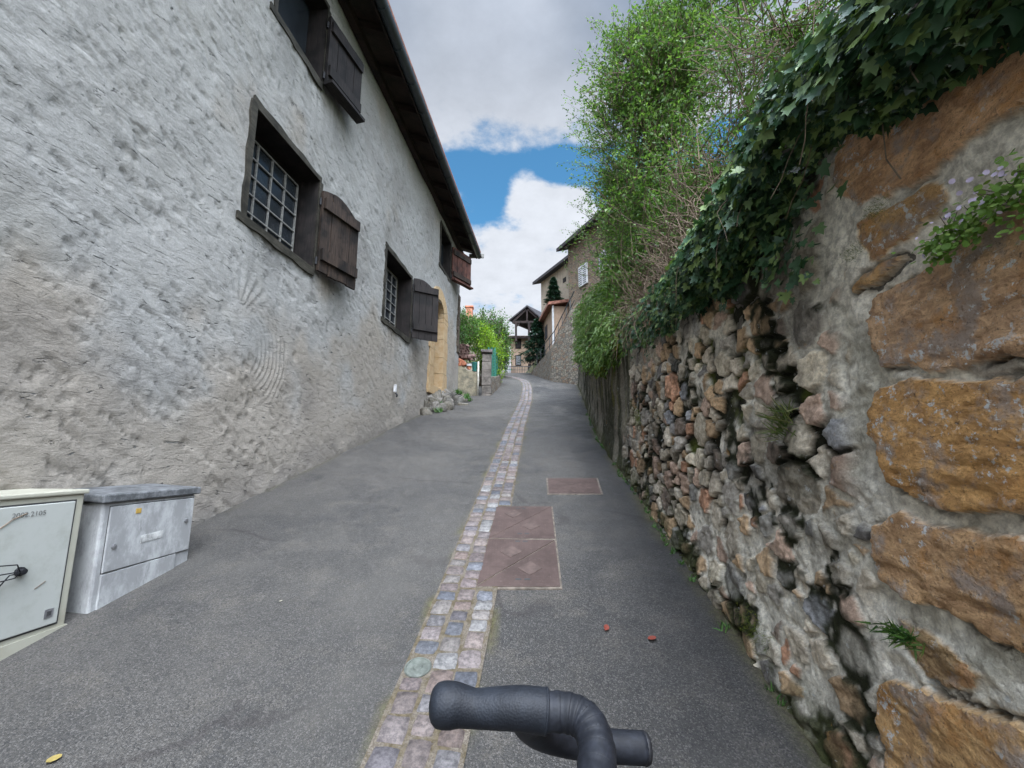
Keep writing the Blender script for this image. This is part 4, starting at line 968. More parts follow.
# trailing curtains
ncur = 620; yc2 = np.concatenate([rng.normal(1.55, .16, 240), rng.normal(2.3, .3, 200), rng.normal(3.4, .5, 180)])
zc2 = rtop(yc2)-rng.random(ncur)**1.3*np.where(yc2 < 1.9, .42, .34)*(.4+.9*vn(yc2*6, yc2*0, 77)); xc2 = rwx(yc2)-.055-rng.random(ncur)*.03
kp = rng.random(n) > np.clip((y-2.4)/2.2, 0, 1)**.8*.9; px_, y, pz_, a_ = px_[kp], y[kp], pz_[kp], a_[kp]
P = np.concatenate([np.stack([px_, y, pz_], -1), np.stack([xc2, yc2, zc2], -1)])
nt_ = len(P); out_n = np.concatenate([np.stack([-np.sin(a_)-.25, 0*a_-.15, -.2-np.cos(a_)*.8+.75], -1), np.tile([-1, -.2, .35], (ncur, 1))])+rv3(nt_, .33)
tip = np.tile([-.25, -.05, -.9], (nt_, 1))+rv3(nt_, .42); sz = .022+.036*rng.random(nt_)**1.6
ivy = thing('ivy', 'dark green ivy mantle spilling over the top of the stone wall', 'ivy', (float(rwx(1.5)), 1.5, 1.1))
leaves('foliage', P, tip, out_n, sz, IVY, IVYF, M['ivy'], ivy)
vm = MB()
for i in range(45):
    y0_ = rng.uniform(-.6, 4.8); p = Vector((float(rwx(y0_))-.03, y0_, float(rtop(y0_))+.05)); pts = [p]; dv = Vector((-.3, rng.normal()*.5, .1))
    for q_ in range(7):
        dv = (dv+Vector((rng.normal()*.25, rng.normal()*.3, -.28))).normalized(); p = p+dv*.065; p.x = max(min(p.x, float(rwx(p.y))-.03), float(rwx(p.y))-.22)
        pts.append(p.copy())
    vm.tube(pts, [.0025]*4+[.0015]*4, 4)
hang = [Vector((float(rwx(1.0))-.06, 1.0, 1.0)), Vector((float(rwx(1))-.075, 1.0, .86)), Vector((float(rwx(1))-.07, 1.01, .76)), Vector((float(rwx(1))-.06, .99, .69))]
vm.tube(hang, .0022, 4)
vm.build('vines', M['twig'], ivy)
cr_ = MB(); yk = np.linspace(-1, 4.9, 80); na = 8
for i, y_ in enumerate(yk):      # woody heart of the mantle
    bz = float(interp3(y_, [-1, .75, 1.0, 1.25, 1.6, 2.4, 3.6, 5.2], [.84, .84, .97, 1.05, .9, .9, 1.05, 1.3])); t_z = float(rtop(y_))+.08
    for j in range(na):
        q_ = 2*math.pi*j/na; r_ = (.6+.5*float(vn(y_*6, j*1.7, 3)))*(1-.55*min(1, max(0, (y_-2.4)/2))); cr_.v.append((float(rwx(y_))+.08-math.sin(q_)*.15*r_, y_, (bz+t_z)/2+.03-math.cos(q_)*(t_z-bz)/2*.9*r_)); cr_.c.append((1, 1, 1))
    if i:
        for j in range(na): cr_.f.append(((i-1)*na+j, (i-1)*na+(j+1) % na, i*na+(j+1) % na, i*na+j))
cr_.build('woody_heart', M['bark'], ivy, True)

# leafy shrubs behind the wall
gtxt = 'leafy shrubs growing on top of the right-hand wall'
noover = lambda p: (p[0] < rwx(p[1])-.05 and p[2] < rtop(p[1])+.25)
shrub('leafy_shrub', 'tall bright green shrub rising against the sky above the middle of the wall', 'shrub', (1.9, 5.0, 1.5),
      [((1.78, 5.1, 3.2), (.70, 1.0, 1.2)), ((1.80, 5.1, 4.5), (.75, 1.0, 1.1)), ((1.62, 5.3, 2.2), (.40, .8, .6)), ((2.2, 4.5, 5.2), (.7, .9, .9))], 2000, 24, .050, 'shrub', group=gtxt, cull=noover, dens=.66)
shrub('leafy_shrub', 'far dense green bush overhanging the lane just before the stone house', 'shrub', (2.3, 8.2, 2.1),
      [((2.35, 7.7, 3.4), (.62, 1.2, 1.2)), ((2.15, 7.3, 2.6), (.45, 1.1, .6)), ((2.45, 7.6, 4.8), (.7, 1.1, 1.3)), ((2.75, 8.9, 3.4), (.5, .8, .9))], 2200, 22, .058, 'shrub', group=gtxt, cull=noover)
shrub('leafy_shrub', 'near twiggy shrub showing sky between its branches beside the ivy', 'shrub', (2.0, 3.0, 1.2),
      [((1.75, 3.7, 2.1), (.5, .8, .8)), ((1.95, 3.2, 2.3), (.55, .8, .9)), ((2.3, 3.0, 3.4), (.7, .9, .9)), ((1.65, 3.6, 1.8), (.35, .6, .5)), ((2.9, 2.8, 3.6), (.8, .8, .9))], 1700, 17, .036, 'shrub2', group=gtxt, up=.3, cull=noover)
# long sprays reaching out over the lane
for k_, (p0, p1, lb) in enumerate((((1.7, 5.4, 3.6), (.75, 5.0, 3.95), 'lowest thin leafy spray reaching left into the sky'), ((1.7, 5.6, 4.6), (1.0, 5.2, 5.0), 'middle leafy spray sticking out of the shrub towards the clouds'), ((1.8, 5.2, 5.4), (1.2, 4.8, 6.0), 'topmost leafy spray bending over the lane at the picture top'))):
    pass
def sprays(parent_label):
    root = thing('wild_spray', parent_label, 'branches', (1.75, 5.3, 2.0)); st_ = MB(); P = []; D = []
    for _ in range(120):
        z0_ = rng.uniform(2.9, 6.2); yb = rng.uniform(4.6, 8.4); p = Vector((1.45+.06*(yb-5)+rng.normal()*.1, yb, z0_)); dv = Vector((-.75, rng.normal()*.3, .35+rng.normal()*.35)).normalized(); pts = [p]; L = rng.uniform(.3, .7)
        for q_ in range(7):
            dv = (dv+Vector(rng.normal(size=3))*.2).normalized(); p = p+dv*L/7; pts.append(p.copy())
            for _k in range(4):
                P.append(p+Vector(rng.normal(size=3))*.025); D.append(dv+Vector(rng.normal(size=3))*.6)
        st_.tube([pts[0]+Vector((.35, 0, -.25))]+pts, [.005, .005]+[.004]*3+[.002]*4, 4)
    st_.build('stems', M['twig'], root); n = len(P); leaves('foliage', [tuple(p) for p in P], [tuple(q_) for q_ in D], rv3(n)+np.array([0, 0, .8]), rng.uniform(.025, .05, n), DIA, DIAF, M['shrub'], root)
sprays('thin leafy sprays of bramble reaching out left into the sky')
# tangle of bare brown twigs
tg = MB()
for i in range(330):
    y0_ = rng.uniform(2.2, 4.2); p = Vector((float(rwx(y0_))+rng.uniform(-.05, .25), y0_, float(rtop(y0_))+rng.uniform(.0, .25))); dv = Vector((-.15+rng.normal()*.35, rng.normal()*.6, .8)).normalized(); pts = [p]; L = rng.uniform(.4, .95)
    for q_ in range(7):
        dv = (dv+Vector((rng.normal()*.2, rng.normal()*.25, -.2))).normalized(); p = p+dv*L/7; p.x = max(p.x, float(rwx(p.y))-.16); pts.append(p.copy())
    tg.tube(pts, [.0035, .003, .003, .0025, .002, .002, .0015, .001], 4, False)
tag(tg.build('dry_brambles', M['twig'], None, world=False), 'tangle of dry brown bramble canes between ivy and green shrub', 'brambles')
# drooping feathery broom over the far part of the wall
root = thing('drooping_broom', 'feathery green foliage hanging over the far end of the wall', 'shrub', (2.0, 9.5, 2.6)); st_ = MB(); P = []; D = []
for i in range(900):
    y0_ = rng.uniform(4.6, 10.8); tz_ = float(rtop(y0_)); p = Vector((float(rwx(y0_))+rng.uniform(.12, .45), y0_, tz_+rng.uniform(-.05, 1.1*min(1, (y0_-3.8)/3)))); dv = Vector((-.6, rng.normal()*.35, .25)).normalized(); pts = [p]; L = rng.uniform(.3, .62)
    for q_ in range(7):
        dv = (dv+Vector((rng.normal()*.1, rng.normal()*.1, -.27))).normalized(); p = p+dv*L/7; p.x = min(p.x, float(rwx(p.y))+.3); pts.append(p.copy())
        for _k in range(9): P.append(tuple(p+Vector(rng.normal(size=3))*.03)); D.append(tuple(dv+Vector(rng.normal(size=3))*.4))
    st_.tube(pts, .003, 3, False)
st_.build('stems', M['twig'], root); n = len(P); leaves('foliage', P, D, rv3(n), rng.uniform(.04, .09, n), DIA*np.array([.6, 1, 1]), DIAF, M['broom'], root)
# round-leaved flowering plant on the wall
root = thing('toadflax', 'bright round-leaved plant with tiny lilac flowers growing from a joint between ochre blocks', 'plant', (1.0, .86, .5))
n = 560; t_ = rng.random(n); yy = .95-.24*t_+rng.normal(size=n)*.014; zz_ = .485+.035*t_+rng.normal(size=n)*.024*(.5+t_)-.02*np.abs(rng.normal(size=n)); xx = rwx(yy)-.045-np.abs(rng.normal(size=n))*.022
leaves('foliage', np.stack([xx, yy, zz_], -1), rv3(n, .5)+np.array([-.3, 0, -.3]), rv3(n, .35)+np.array([-1., -.2, .5]), rng.uniform(.008, .0145, n), RND*np.array([1.15, 1, 1]), RNDF, M['cress'], root)
n = 34; t_ = rng.random(n); yy = .96-.24*t_+rng.normal(size=n)*.02; zz_ = .505+.04*t_+rng.normal(size=n)*.025
leaves('flowers', np.stack([rwx(yy)-.075, yy, zz_], -1), rv3(n), np.tile([-1, -.2, .3], (n, 1)), rng.uniform(.007, .013, n), RND, RNDF, M['petal'], root)
sm_ = MB()
for i in range(18):
    t0 = rng.random(); y_ = .95-.24*t0; sm_.tube([(float(rwx(y_))-.03, y_, .48+.035*t0), (float(rwx(y_))-.06, y_+rng.normal()*.01, .495+.035*t0), (float(rwx(y_))-.075, y_+rng.normal()*.02, .50+.035*t0+rng.normal()*.012)], .0008, 3, False)
sm_.build('stems', M['twig'], root)
def clump(name, label, cat, cy_, cz_, sy, sz_, n, ls, mat, tm=BLD, tf=BLDF, droop=-.2):
    yy = cy_+rng.normal(size=n)*sy; zz_ = cz_+rng.normal(size=n)*sz_; xx = rwx(yy)-(.048 if cy_ < 1.3 else .03)-np.abs(rng.normal(size=n))*.012
    return tag(leaves(name, np.stack([xx, yy, zz_], -1), rv3(n, .5)+np.array([-.6, 0, droop+.3]), rv3(n), ls*rng.uniform(.5, 1.3, n), tm, tf, M[mat]), label, cat)
clump('fern_tuft', 'small dark fern tuft in a hole above the lowest ochre block', 'fern', 1.19, -.455, .030, .008, 170, .035, 'fern', BLD*np.array([1.8, 1, 1]))
clump('grass_tuft', 'thin grass tuft growing from the mossy joint in the rubble', 'grass tuft', 1.66, .12, .03, .03, 130, .07, 'grass', droop=.2)
for (cy_, cz_, lb) in ((1.18, .585, 'yellow green moss cushion under the topmost ochre block'), (1.08, .66, 'mustard moss cushion beside the hanging ivy stem')):
    clump('moss_cushion', lb, 'moss', cy_, cz_, .022, .012, 320, .010, 'moss')
for i, (cy_, h_, lb) in enumerate(((2.05, .12, 'moss patch low on the rubble close to the road'), (4.0, .75, 'bright moss patch where rubble meets the concrete facing'))):
    clump('moss_patch', lb, 'moss', cy_, GZ(cy_)+h_, .07, .05, 700, .016, 'moss')
sp = [(float(rwx(y_))-.06-abs(rng.normal())*.02, y_, GZ(y_)) for y_ in rng.uniform(1.3, 9, 60)]
o = tufts('verge_weeds', None, None, sp, 'green', .035, 12, wid=2.2); tag(o, kind='stuff')
# yellow moss beard under the broom
n = 1500; yy = rng.uniform(4.6, 9.5, n); zz_ = rtop(yy)-rng.random(n)**1.6*.45*(.3+vn(yy*3, yy*0, 9)); xx = rwx(yy)-.04-rng.random(n)*.05
o = leaves('hanging_moss', np.stack([xx, yy, zz_], -1), rv3(n, .4)+np.array([-.2, 0, -.8]), rv3(n), rng.uniform(.03, .09, n), DIA, DIAF, M['moss']); tag(o, 'yellowish moss hanging on the concrete face below the broom', 'moss')

# ---------------------------------------------------------------- garden side, left beyond the house
gw = thing('garden_wall', 'low stained cream garden wall between the house corner and the stone pillar', 'wall', (-1.2, 12.35, GZ(12.35)))
m_ = MB(); P0, P1 = Vector((-1.62, 12.32, 0)), Vector((-.98, 12.42, 0)); nb_ = 10
for i in range(nb_):
    s0, s1 = i/nb_, (i+1)/nb_; A_, B_ = P0.lerp(P1, s0), P0.lerp(P1, s1); h0, h1 = 2.62-.30*s0+.03*math.sin(i), 2.62-.30*s1+.03*math.sin(i+1)
    m_.prism([A_+Vector((0, 0, 1.4)), B_+Vector((0, 0, 1.4)), B_+Vector((0, 0, h1)), A_+Vector((0, 0, h0))], (-.15, 1, 0), .22)
m_.build('masonry', M['garden_render'], gw)
# stack of old roof tiles and pots on the wall
t = thing('tile_heap', 'heap of old brown roof tiles on the garden wall by the house corner', 'tiles', (-1.45, 12.5, 2.6)); m_ = MB()
for i in range(34):
    c_ = at(random.uniform(457, 467), random.uniform(346, 358), 12.5); rr_ = random.uniform(.06, .09); A_ = Vector((random.uniform(-.4, .4), .25, random.uniform(-.25, .1)))
    hp = []
    for j in range(6): q_ = math.pi*j/5; hp.append(c_+Vector((math.cos(q_)*rr_, 0, math.sin(q_)*rr_)))
    hp2 = [c_+Vector((math.cos(math.pi*j/5)*rr_*.82, 0, math.sin(math.pi*j/5)*rr_*.82)) for j in range(5, -1, -1)]
    m_.prism(hp+hp2, A_.normalized(), .3)
m_.build('tiles', simple('old_tile', (.15, .095, .08), .9, .5, 8), t)
t = thing('clay_pipes', 'orange terracotta tubes lying on the garden wall under the tile heap', 'pipes', (-1.4, 12.4, 2.6))
for px, py in ((458.5, 360), (461.5, 361.5), (464, 364), (460, 364.5)):
    c_ = at(px, py, 12.38); m_ = MB(); m_.lathe([(.055, 0), (.055, .3), (.042, .3), (.042, .02)], c_-Vector((0, .06, 0)), 12, Vector((.15, 1, .05))); m_.build('tube', M['terracotta'], t)
def pot(px, py, Y_, r_, h_, mat, label, rim=None):
    c_ = at(px, py, Y_); t = thing('flower_pot', label, 'pot', c_, group='pots on the garden wall')
    m_ = MB(); m_.lathe([(r_*.72, 0), (r_*.95, h_*.85), (r_*1.08, h_*.85), (r_*1.08, h_), (r_*.9, h_), (r_*.85, h_*.7)], c_, 16); m_.build('body', mat, t)
    if rim: m_ = MB(); m_.lathe([(r_*1.1, h_*.6), (r_*1.1, h_*1.02), (r_*1.0, h_*1.02)], c_, 16); m_.build('band', rim, t)
    m_ = MB(); m_.lathe([(.0, h_*.9), (r_*.9, h_*.9)], c_, 12); m_.build('soil', M['bark'], t)
pot(469, 369.5, 12.42, .075, .16, M['terracotta'], 'small red pot with white rim on the garden wall', M['white_paint'])
pot(474.6, 371.5, 12.45, .085, .27, M['teal_pot'], 'dark teal glazed pot on the garden wall next to the white post')
m_ = MB(); c_ = at(477.6, 397, 12.35); m_.tube([c_, c_+Vector((.01, 0, 1.05))], .028, 8); tag(m_.build('pale_post', simple('pale_plaster', (.40, .38, .32), .8), None, True, world=False), 'thin pale upright pipe standing against the stone pillar', 'post')
t = thing('stone_pillar', 'weathered dark stone gate pillar beside the green fence', 'pillar', (-.75, 12.45, GZ(12.4)))
m_ = MB()
for i in range(6): m_.box((-.75+random.uniform(-.006, .006), 12.5, 1.55+i*.235+.1), (.27, .27, .23), jit=.006)
m_.build('shaft', simple('dark_pillar_stone', (.13, .115, .10), .9, .5, 6, .6, .02), t, bevel=.015)
m_ = MB(); m_.box((-.75, 12.5, 3.03), (.34, .34, .08), jit=.01); m_.build('cap', simple('pillar_cap_stone', (.12, .105, .10), .9, .4), t, bevel=.015)
lwv = [(-.62, 12.5), (-.50, 14.2), (-.40, 16.3), (-.75, 18.2), (-1.8, 19.6)]
t = thing('low_wall', 'low dark rubble wall under the green fence curving away up the lane', 'wall', (-.5, 14.5, GZ(14.5))); m_ = MB()
for i in range(len(lwv)-1):
    for k_ in range(6):
        a_ = Vector(lwv[i]).lerp(Vector(lwv[i+1]), k_/6); b_ = Vector(lwv[i]).lerp(Vector(lwv[i+1]), (k_+1)/6)
        A_, B_ = Vector((a_.x, a_.y, GZ(a_.y)-.1)), Vector((b_.x, b_.y, GZ(b_.y)-.1)); h0 = .62-.05*(a_.y-12.5)+random.uniform(-.02, .02)
        m_.prism([A_, B_, B_+Vector((0, 0, h0)), A_+Vector((0, 0, h0))], (-1, 0, 0), .25)
m_.build('masonry', M['rubble'], t)
t = thing('mesh_fence', 'green wire mesh fence with slim posts behind the low rubble wall', 'fence', (-.7, 14, GZ(14)+.5))
for i in range(5):
    a_ = Vector(lwv[0]).lerp(Vector(lwv[2]), i/4); m_ = MB(); m_.tube([(a_.x-.08, a_.y, GZ(a_.y)+.3), (a_.x-.08, a_.y, GZ(a_.y)+1.45)], .025, 8); m_.build('post', M['green_paint'], t)
m_ = MB()
for i in range(46):
    a_ = Vector(lwv[0]).lerp(Vector(lwv[2]), i/45); m_.tube([(a_.x-.08, a_.y, GZ(a_.y)+.4), (a_.x-.08, a_.y, GZ(a_.y)+1.4)], .004, 3)
for j in range(11):
    m_.tube([(lwv[0][0]-.08, lwv[0][1], GZ(12.5)+.4+j*.1), (lwv[2][0]-.08, lwv[2][1], GZ(16.3)+.4+j*.1)], .004, 3)
m_.build('mesh', M['green_paint'], t)
def blob_at(px, py, Y_, rx, ry_, rz_): c_ = at(px, py, Y_); return (tuple(c_), (rx, ry_, rz_))
shrub('garden_shrub', 'bright yellow green garden bush above the green fence', 'shrub', (-1.0, 15.5, GZ(15.5)),
      [blob_at(484, 350, 15.5, .75, 1.2, .8), blob_at(492, 362, 15.8, .45, 1.2, .9), blob_at(476, 337, 16, .7, 1, .55)], 560, 15, .085, 'lime', .5)
shrub('garden_shrub', 'darker green bush behind the tile heap at the house corner', 'shrub', (-1.9, 14.5, GZ(14.5)),
      [blob_at(464, 332, 15, .55, 1.0, .7), blob_at(459, 345, 14.5, .5, .8, .9)], 420, 14, .08, 'green', .5)
shrub('garden_tree', 'loose pale green tree top showing above the yellow bush', 'tree', (-.9, 19, GZ(19)),
      [blob_at(488, 328, 19, .9, 1, .75), blob_at(500, 340, 19.5, .5, 1, 1.0), blob_at(502, 352, 20.5, .3, 1, 1.1)], 480, 13, .10, 'green', .6, trunk_r=.06)
shrub('garden_tree', 'distant green tree left of the pink house', 'tree', (-1.3, 25, GZ(25)),
      [blob_at(502, 352, 26, .5, 1, 1.2)], 240, 13, .13, 'green', .7, trunk_r=.07)
# house with brick chimney hidden behind the trees
t = thing('cottage', 'low cottage hidden behind the trees, only its brick chimney showing', 'house', (-3.2, 24, GZ(24)))
m_ = MB(); m_.box((-4.2, 25, 5.6), (4.5, 4, 3.8)); m_.build('wall', M['beige_render'], t)
m_ = MB(); m_.prism([(-6.7, 22.8, 7.4), (-1.7, 22.8, 7.4), (-4.2, 22.8, 8.05)], (0, 1, 0), 4.4); rf = m_.build('roof', M['tile'], t)
c_ = at(469.5, 313, 23.5); m_ = MB(); m_.box(c_-Vector((0, 0, .25)), (.36, .40, 1.1)); ch = m_.build('chimney', (lambda k: (k.fin(k.mix(k.rng(k.noise(9, 4), .4, .6), (.30, .12, .07), (.38, .19, .12)), .9)))(NT('chimney_brick')), rf)
m_ = MB(); m_.box(c_+Vector((0, 0, .32)), (.46, .50, .08)); m_.build('cap', M['terracotta'], ch)

# ---------------------------------------------------------------- far end of the lane
def quadwall(mb, p0, p1, z0a, z0b, z1a, z1b, th=.4, side=1):
    a, b = Vector((p0[0], p0[1], 0)), Vector((p1[0], p1[1], 0)); d_ = (b-a).normalized(); n_ = Vector((-d_.y, d_.x, 0))*side
    mb.prism([a+Vector((0, 0, z0a)), b+Vector((0, 0, z0b)), b+Vector((0, 0, z1b)), a+Vector((0, 0, z1a))], n_, th)
pA = Vector((1.02, 22.8, 0)); pB = Vector((1.66, 17.7, 0)); pC = Vector((2.35, 16.3, 0)); pD = Vector((3.8, 14.6, 0))
zB = at(552, 348, 17.7).z; zC = at(580, 308, 16.3).z
rw2 = thing('ramp_wall', 'rising grey rubble retaining wall below the stone houses at the bend', 'wall', (1.7, 17.7, GZ(17.7)))
m_ = MB(); quadwall(m_, pA, pB, GZ(22.8)-.2, GZ(17.7)-.3, GZ(22.8)+.12, zB, .5, 1); quadwall(m_, pB, pC, GZ(17.7)-.3, GZ(16.3)-.3, zB, zC, .5, 1); quadwall(m_, pC, pD, GZ(16.3)-.3, GZ(14.6)-.3, zC, zC+.9, .5, 1)
m_.build('masonry', M['rubble'], rw2)
def railing(label, pts, h_, nper, name='railing'):
    t = thing(name, label, 'railing', pts[0])
    m_ = MB(); m_.tube([Vector(p)+Vector((0, 0, h_)) for p in pts], .022, 6); m_.tube([Vector(p)+Vector((0, 0, h_*.5)) for p in pts], .014, 5); m_.build('rail', M['zinc'], t)
    for i in range(len(pts)-1):
        for k_ in range(nper):
            p = Vector(pts[i]).lerp(Vector(pts[i+1]), k_/nper); m_ = MB(); m_.tube([p-Vector((0, 0, .05)), p+Vector((0, 0, h_))], .016, 5); m_.build('post', M['zinc'], t)
railing('dark iron handrail climbing along the top of the ramp wall', [(pA.x+.15, pA.y, GZ(22.8)+.12), (pB.x+.15, pB.y, zB), (pC.x+.15, pC.y+.1, zC)], .75, 5)
# small lean-to house on the ramp
t = thing('small_house', 'small pinkish outbuilding with tiled roof and white drainpipe above the ramp', 'house', (2.2, 20, 5.5))
c0 = at(553, 306, 20); zE = c0.z; dS = Vector((-.105, 1, 0)).normalized(); dF = Vector((1, .12, 0)).normalized(); c0 = Vector((c0.x, c0.y, 0))
c1 = c0+dS*4.2; c2 = c0+dF*2.6; c3 = c2+dS*4.2; zb0 = 3.6
m_ = MB(); m_.prism([c0+Vector((0, 0, zb0)), c2+Vector((0, 0, zb0)), c3+Vector((0, 0, zb0)), c1+Vector((0, 0, zb0))], (0, 0, 1), zE-zb0); wl = m_.build('wall', M['pink_render'], t)
m_ = MB(); ov = .28
ra = [c0-dS*.25-dF*ov, c2-dS*.25, c3+dS*.2, c1+dS*.2-dF*ov]; zz_ = [zE-.02, zE+.5, zE+.5, zE-.02]
m_.prism([p+Vector((0, 0, z_)) for p, z_ in zip(ra, zz_)], (0, 0, 1), .14); m_.build('roof', M['tile'], t)
m_ = MB(); m_.tube([c0-dF*.02-dS*.06+Vector((0, 0, zE)), c0-dF*.02-dS*.06+Vector((0, 0, zE-2.1))], .05, 8); m_.build('drainpipe', M['white_paint'], t)
m_ = MB(); p = c0+dS*1.5; m_.prism([p+Vector((0, 0, zE-1.15)), p+dS*.6+Vector((0, 0, zE-1.15)), p+dS*.6+Vector((0, 0, zE-.45)), p+Vector((0, 0, zE-.45))], -dF, .03); m_.build('window', M['roof_under'], t)
# tall stone house
t = thing('stone_house', 'tall brown stone house with white shuttered windows behind the shrubs', 'house', (2.7, 18.8, 5))
e0 = at(557.5, 249, 18.6); zE = e0.z; dW = Vector((.40, -.918, 0)).normalized(); w0 = at(568, 256, 18.7); w0 = Vector((w0.x, w0.y, 0)); nW = Vector((-dW.y, dW.x, 0)); nW = nW if nW.x > 0 else -nW
w1 = w0+dW*5.2; wb = w0+nW*8; wb1 = w1+nW*8
m_ = MB(); m_.prism([w0+Vector((0, 0, 3.4)), w1+Vector((0, 0, 3.4)), wb1+Vector((0, 0, 3.4)), wb+Vector((0, 0, 3.4))], (0, 0, 1), zE-3.4+.1); m_.build('wall', M['rubble_house'], t)
m_ = MB(); e_0 = w0-dW*.35-nW*.42; e_1 = w1+dW*.4-nW*.42; e_2 = e_1+nW*4.6; e_3 = e_0+nW*4.6
m_.prism([e_0+Vector((0, 0, zE-.02)), e_1+Vector((0, 0, zE-.02)), e_2+Vector((0, 0, zE+1.7)), e_3+Vector((0, 0, zE+1.7))], (0, 0, 1), .16); e_4, e_5 = e_2+nW*4.4, e_3+nW*4.4
m_.prism([e_3+Vector((0, 0, zE+1.7)), e_2+Vector((0, 0, zE+1.7)), e_4+Vector((0, 0, zE)), e_5+Vector((0, 0, zE))], (0, 0, 1), .16); m_.build('roof', M['roof_under'], t)
def shut_win(px, p_top, p_bot):
    # intersect view ray with the facade plane
    def hit(px, py): v_ = px_dir(px, py); s_ = w0.dot(nW)/v_.dot(nW); return v_*s_
    A_, B_ = hit(px[0], p_bot), hit(px[1], p_bot); h_ = hit((px[0]+px[1])/2, p_top).z-A_.z; wd = (B_-A_); wd.z = 0; L = wd.length; base_ = Vector((A_.x, A_.y, A_.z))
    m_ = MB(); m_.prism([base_-nW*.01, base_-nW*.01+wd, base_-nW*.01+wd+Vector((0, 0, h_)), base_-nW*.01+Vector((0, 0, h_))], -nW, .03); wn_ = m_.build('window', M['white_paint'], t)
    for s_ in (.0, .52):
        m_ = MB(); b0 = base_-nW*.045+wd*(s_+.02)
        m_.prism([b0, b0+wd*.44, b0+wd*.44+Vector((0, 0, h_)), b0+Vector((0, 0, h_))], -nW, .03); sh_ = m_.build('shutter_leaf', M['white_paint'], wn_)
        m_ = MB()
        for j in range(9): z_ = Vector((0, 0, h_*(.06+.1*j))); m_.prism([b0-nW*.031+wd*.05+z_, b0-nW*.031+wd*.39+z_, b0-nW*.031+wd*.39+z_+Vector((0, 0, h_*.05)), b0-nW*.031+wd*.05+z_+Vector((0, 0, h_*.05))], -nW, .004)
        m_.build('louvres', M['lid'], sh_)
shut_win((580, 588.5), 265, 288); shut_win((600.5, 609), 251, 273)
# second house behind
t = thing('tall_house', 'tall plain beige rendered house just beyond the brown stone one', 'house', (2.0, 23, 5))
b0 = at(541, 285, 23.6); zE2 = at(536, 282, 23.4).z; b0 = Vector((b0.x, b0.y, 0)); dV = Vector((.42, -.907, 0)).normalized(); nV = Vector((.907, .42, 0))
b1 = b0+dV*5.2
m_ = MB(); m_.prism([b0+Vector((0, 0, 4.)), b1+Vector((0, 0, 4.)), b1+nV*6+Vector((0, 0, 4.)), b0+nV*6+Vector((0, 0, 4.))], (0, 0, 1), zE2-4.+.05); m_.build('wall', M['beige_render'], t)
m_ = MB(); q0, q1 = b0-dV*.4-nV*.35, b1-nV*.35; m_.prism([q0+Vector((0, 0, zE2)), q1+Vector((0, 0, zE2)), q1+nV*4+Vector((0, 0, zE2+1.3)), q0+nV*4+Vector((0, 0, zE2+1.3))], (0, 0, 1), .16); m_.build('roof', M['roof_under'], t)
m_ = MB(); p = b0+dV*2.4; m_.prism([p+Vector((0, 0, zE2-.9)), p+dV*.3+Vector((0, 0, zE2-.9)), p+dV*.3+Vector((0, 0, zE2-.65)), p+Vector((0, 0, zE2-.65))], -nV, .02); m_.build('window', M['void'], t)
# conifers
def conifer(label, base, h_, r_, n_=2600, asym=0):
    root = thing('conifer', label, 'tree', base); B = Vector(base); m_ = MB(); m_.tube([B, B+Vector((0, 0, h_*.97))], [.07, .012], 6); m_.build('trunk', M['bark'], root, True)
    t_ = rng.random(n_)**.75; z_ = h_*(.08+.92*(1-t_)); lay = .75+.25*np.sin(z_*14/h_*2.2); rr_ = r_*t_**.9*lay*rng.random(n_)**.45; ph = rng.uniform(0, 2*math.pi, n_)
    P = np.stack([B.x+np.cos(ph)*rr_+asym*rr_*.6, B.y+np.sin(ph)*rr_, B.z+z_-rr_*.22], -1); tip = np.stack([np.cos(ph), np.sin(ph), -.25+0*ph], -1)+rv3(n_, .25)
    leaves('foliage', P, tip, np.tile([0, 0, 1.], (n_, 1))+rv3(n_, .3), rng.uniform(.14, .26, n_)*min(1, h_/2), DIA*np.array([.8, 1, 1]), DIAF, M['conifer'], root)
p = at(556.5, 304, 19.6); conifer('small dark conifer standing out above the outbuilding roof', (p.x, 20.8, at(556, 305, 20.8).z), at(556.5, 277, 20.8).z-at(556.5, 305, 20.8).z, .55, 2200)
p = at(538, 352, 22.6); conifer('dark spreading conifer between pink house and outbuilding', (p.x, 22.6, p.z-.6), at(540, 318, 22.6).z-p.z+.6, 1.0, 2600, -.3)
# pink house at the bend
t = thing('pink_house', 'pinkish two storey house closing the view at the bend', 'house', (.4, 28, GZ(28)))
YH = 28.0
def hp(px, py, dY=0): return at(px, py, YH+dY)
zg = GZ(28)-.4; zr = hp(520, 338).z
m_ = MB(); xl, xr = hp(511, 350).x, hp(545, 350).x; m_.box(((xl+xr)/2, YH+2.5, (zg+zr)/2), (xr-xl, 5, zr-zg)); m_.build('wall', M['pink_render'], t)
m_ = MB(); m_.prism([(xl-.3, YH-.35, zr-.05), (xr+.3, YH-.35, zr-.05), (xr+.3, YH+5.2, zr+.75), (xl-.3, YH+5.2, zr+.75)], (0, 0, 1), .12); m_.build('roof', simple('pale_tile', (.24, .18, .14), .9, .35, 5), t)
m_ = MB(); m_.beam((xl-.3, YH-.37, zr-.05), (xr+.3, YH-.37, zr-.05), .06, .14); m_.build('fascia', M['rafter_wood'], t)
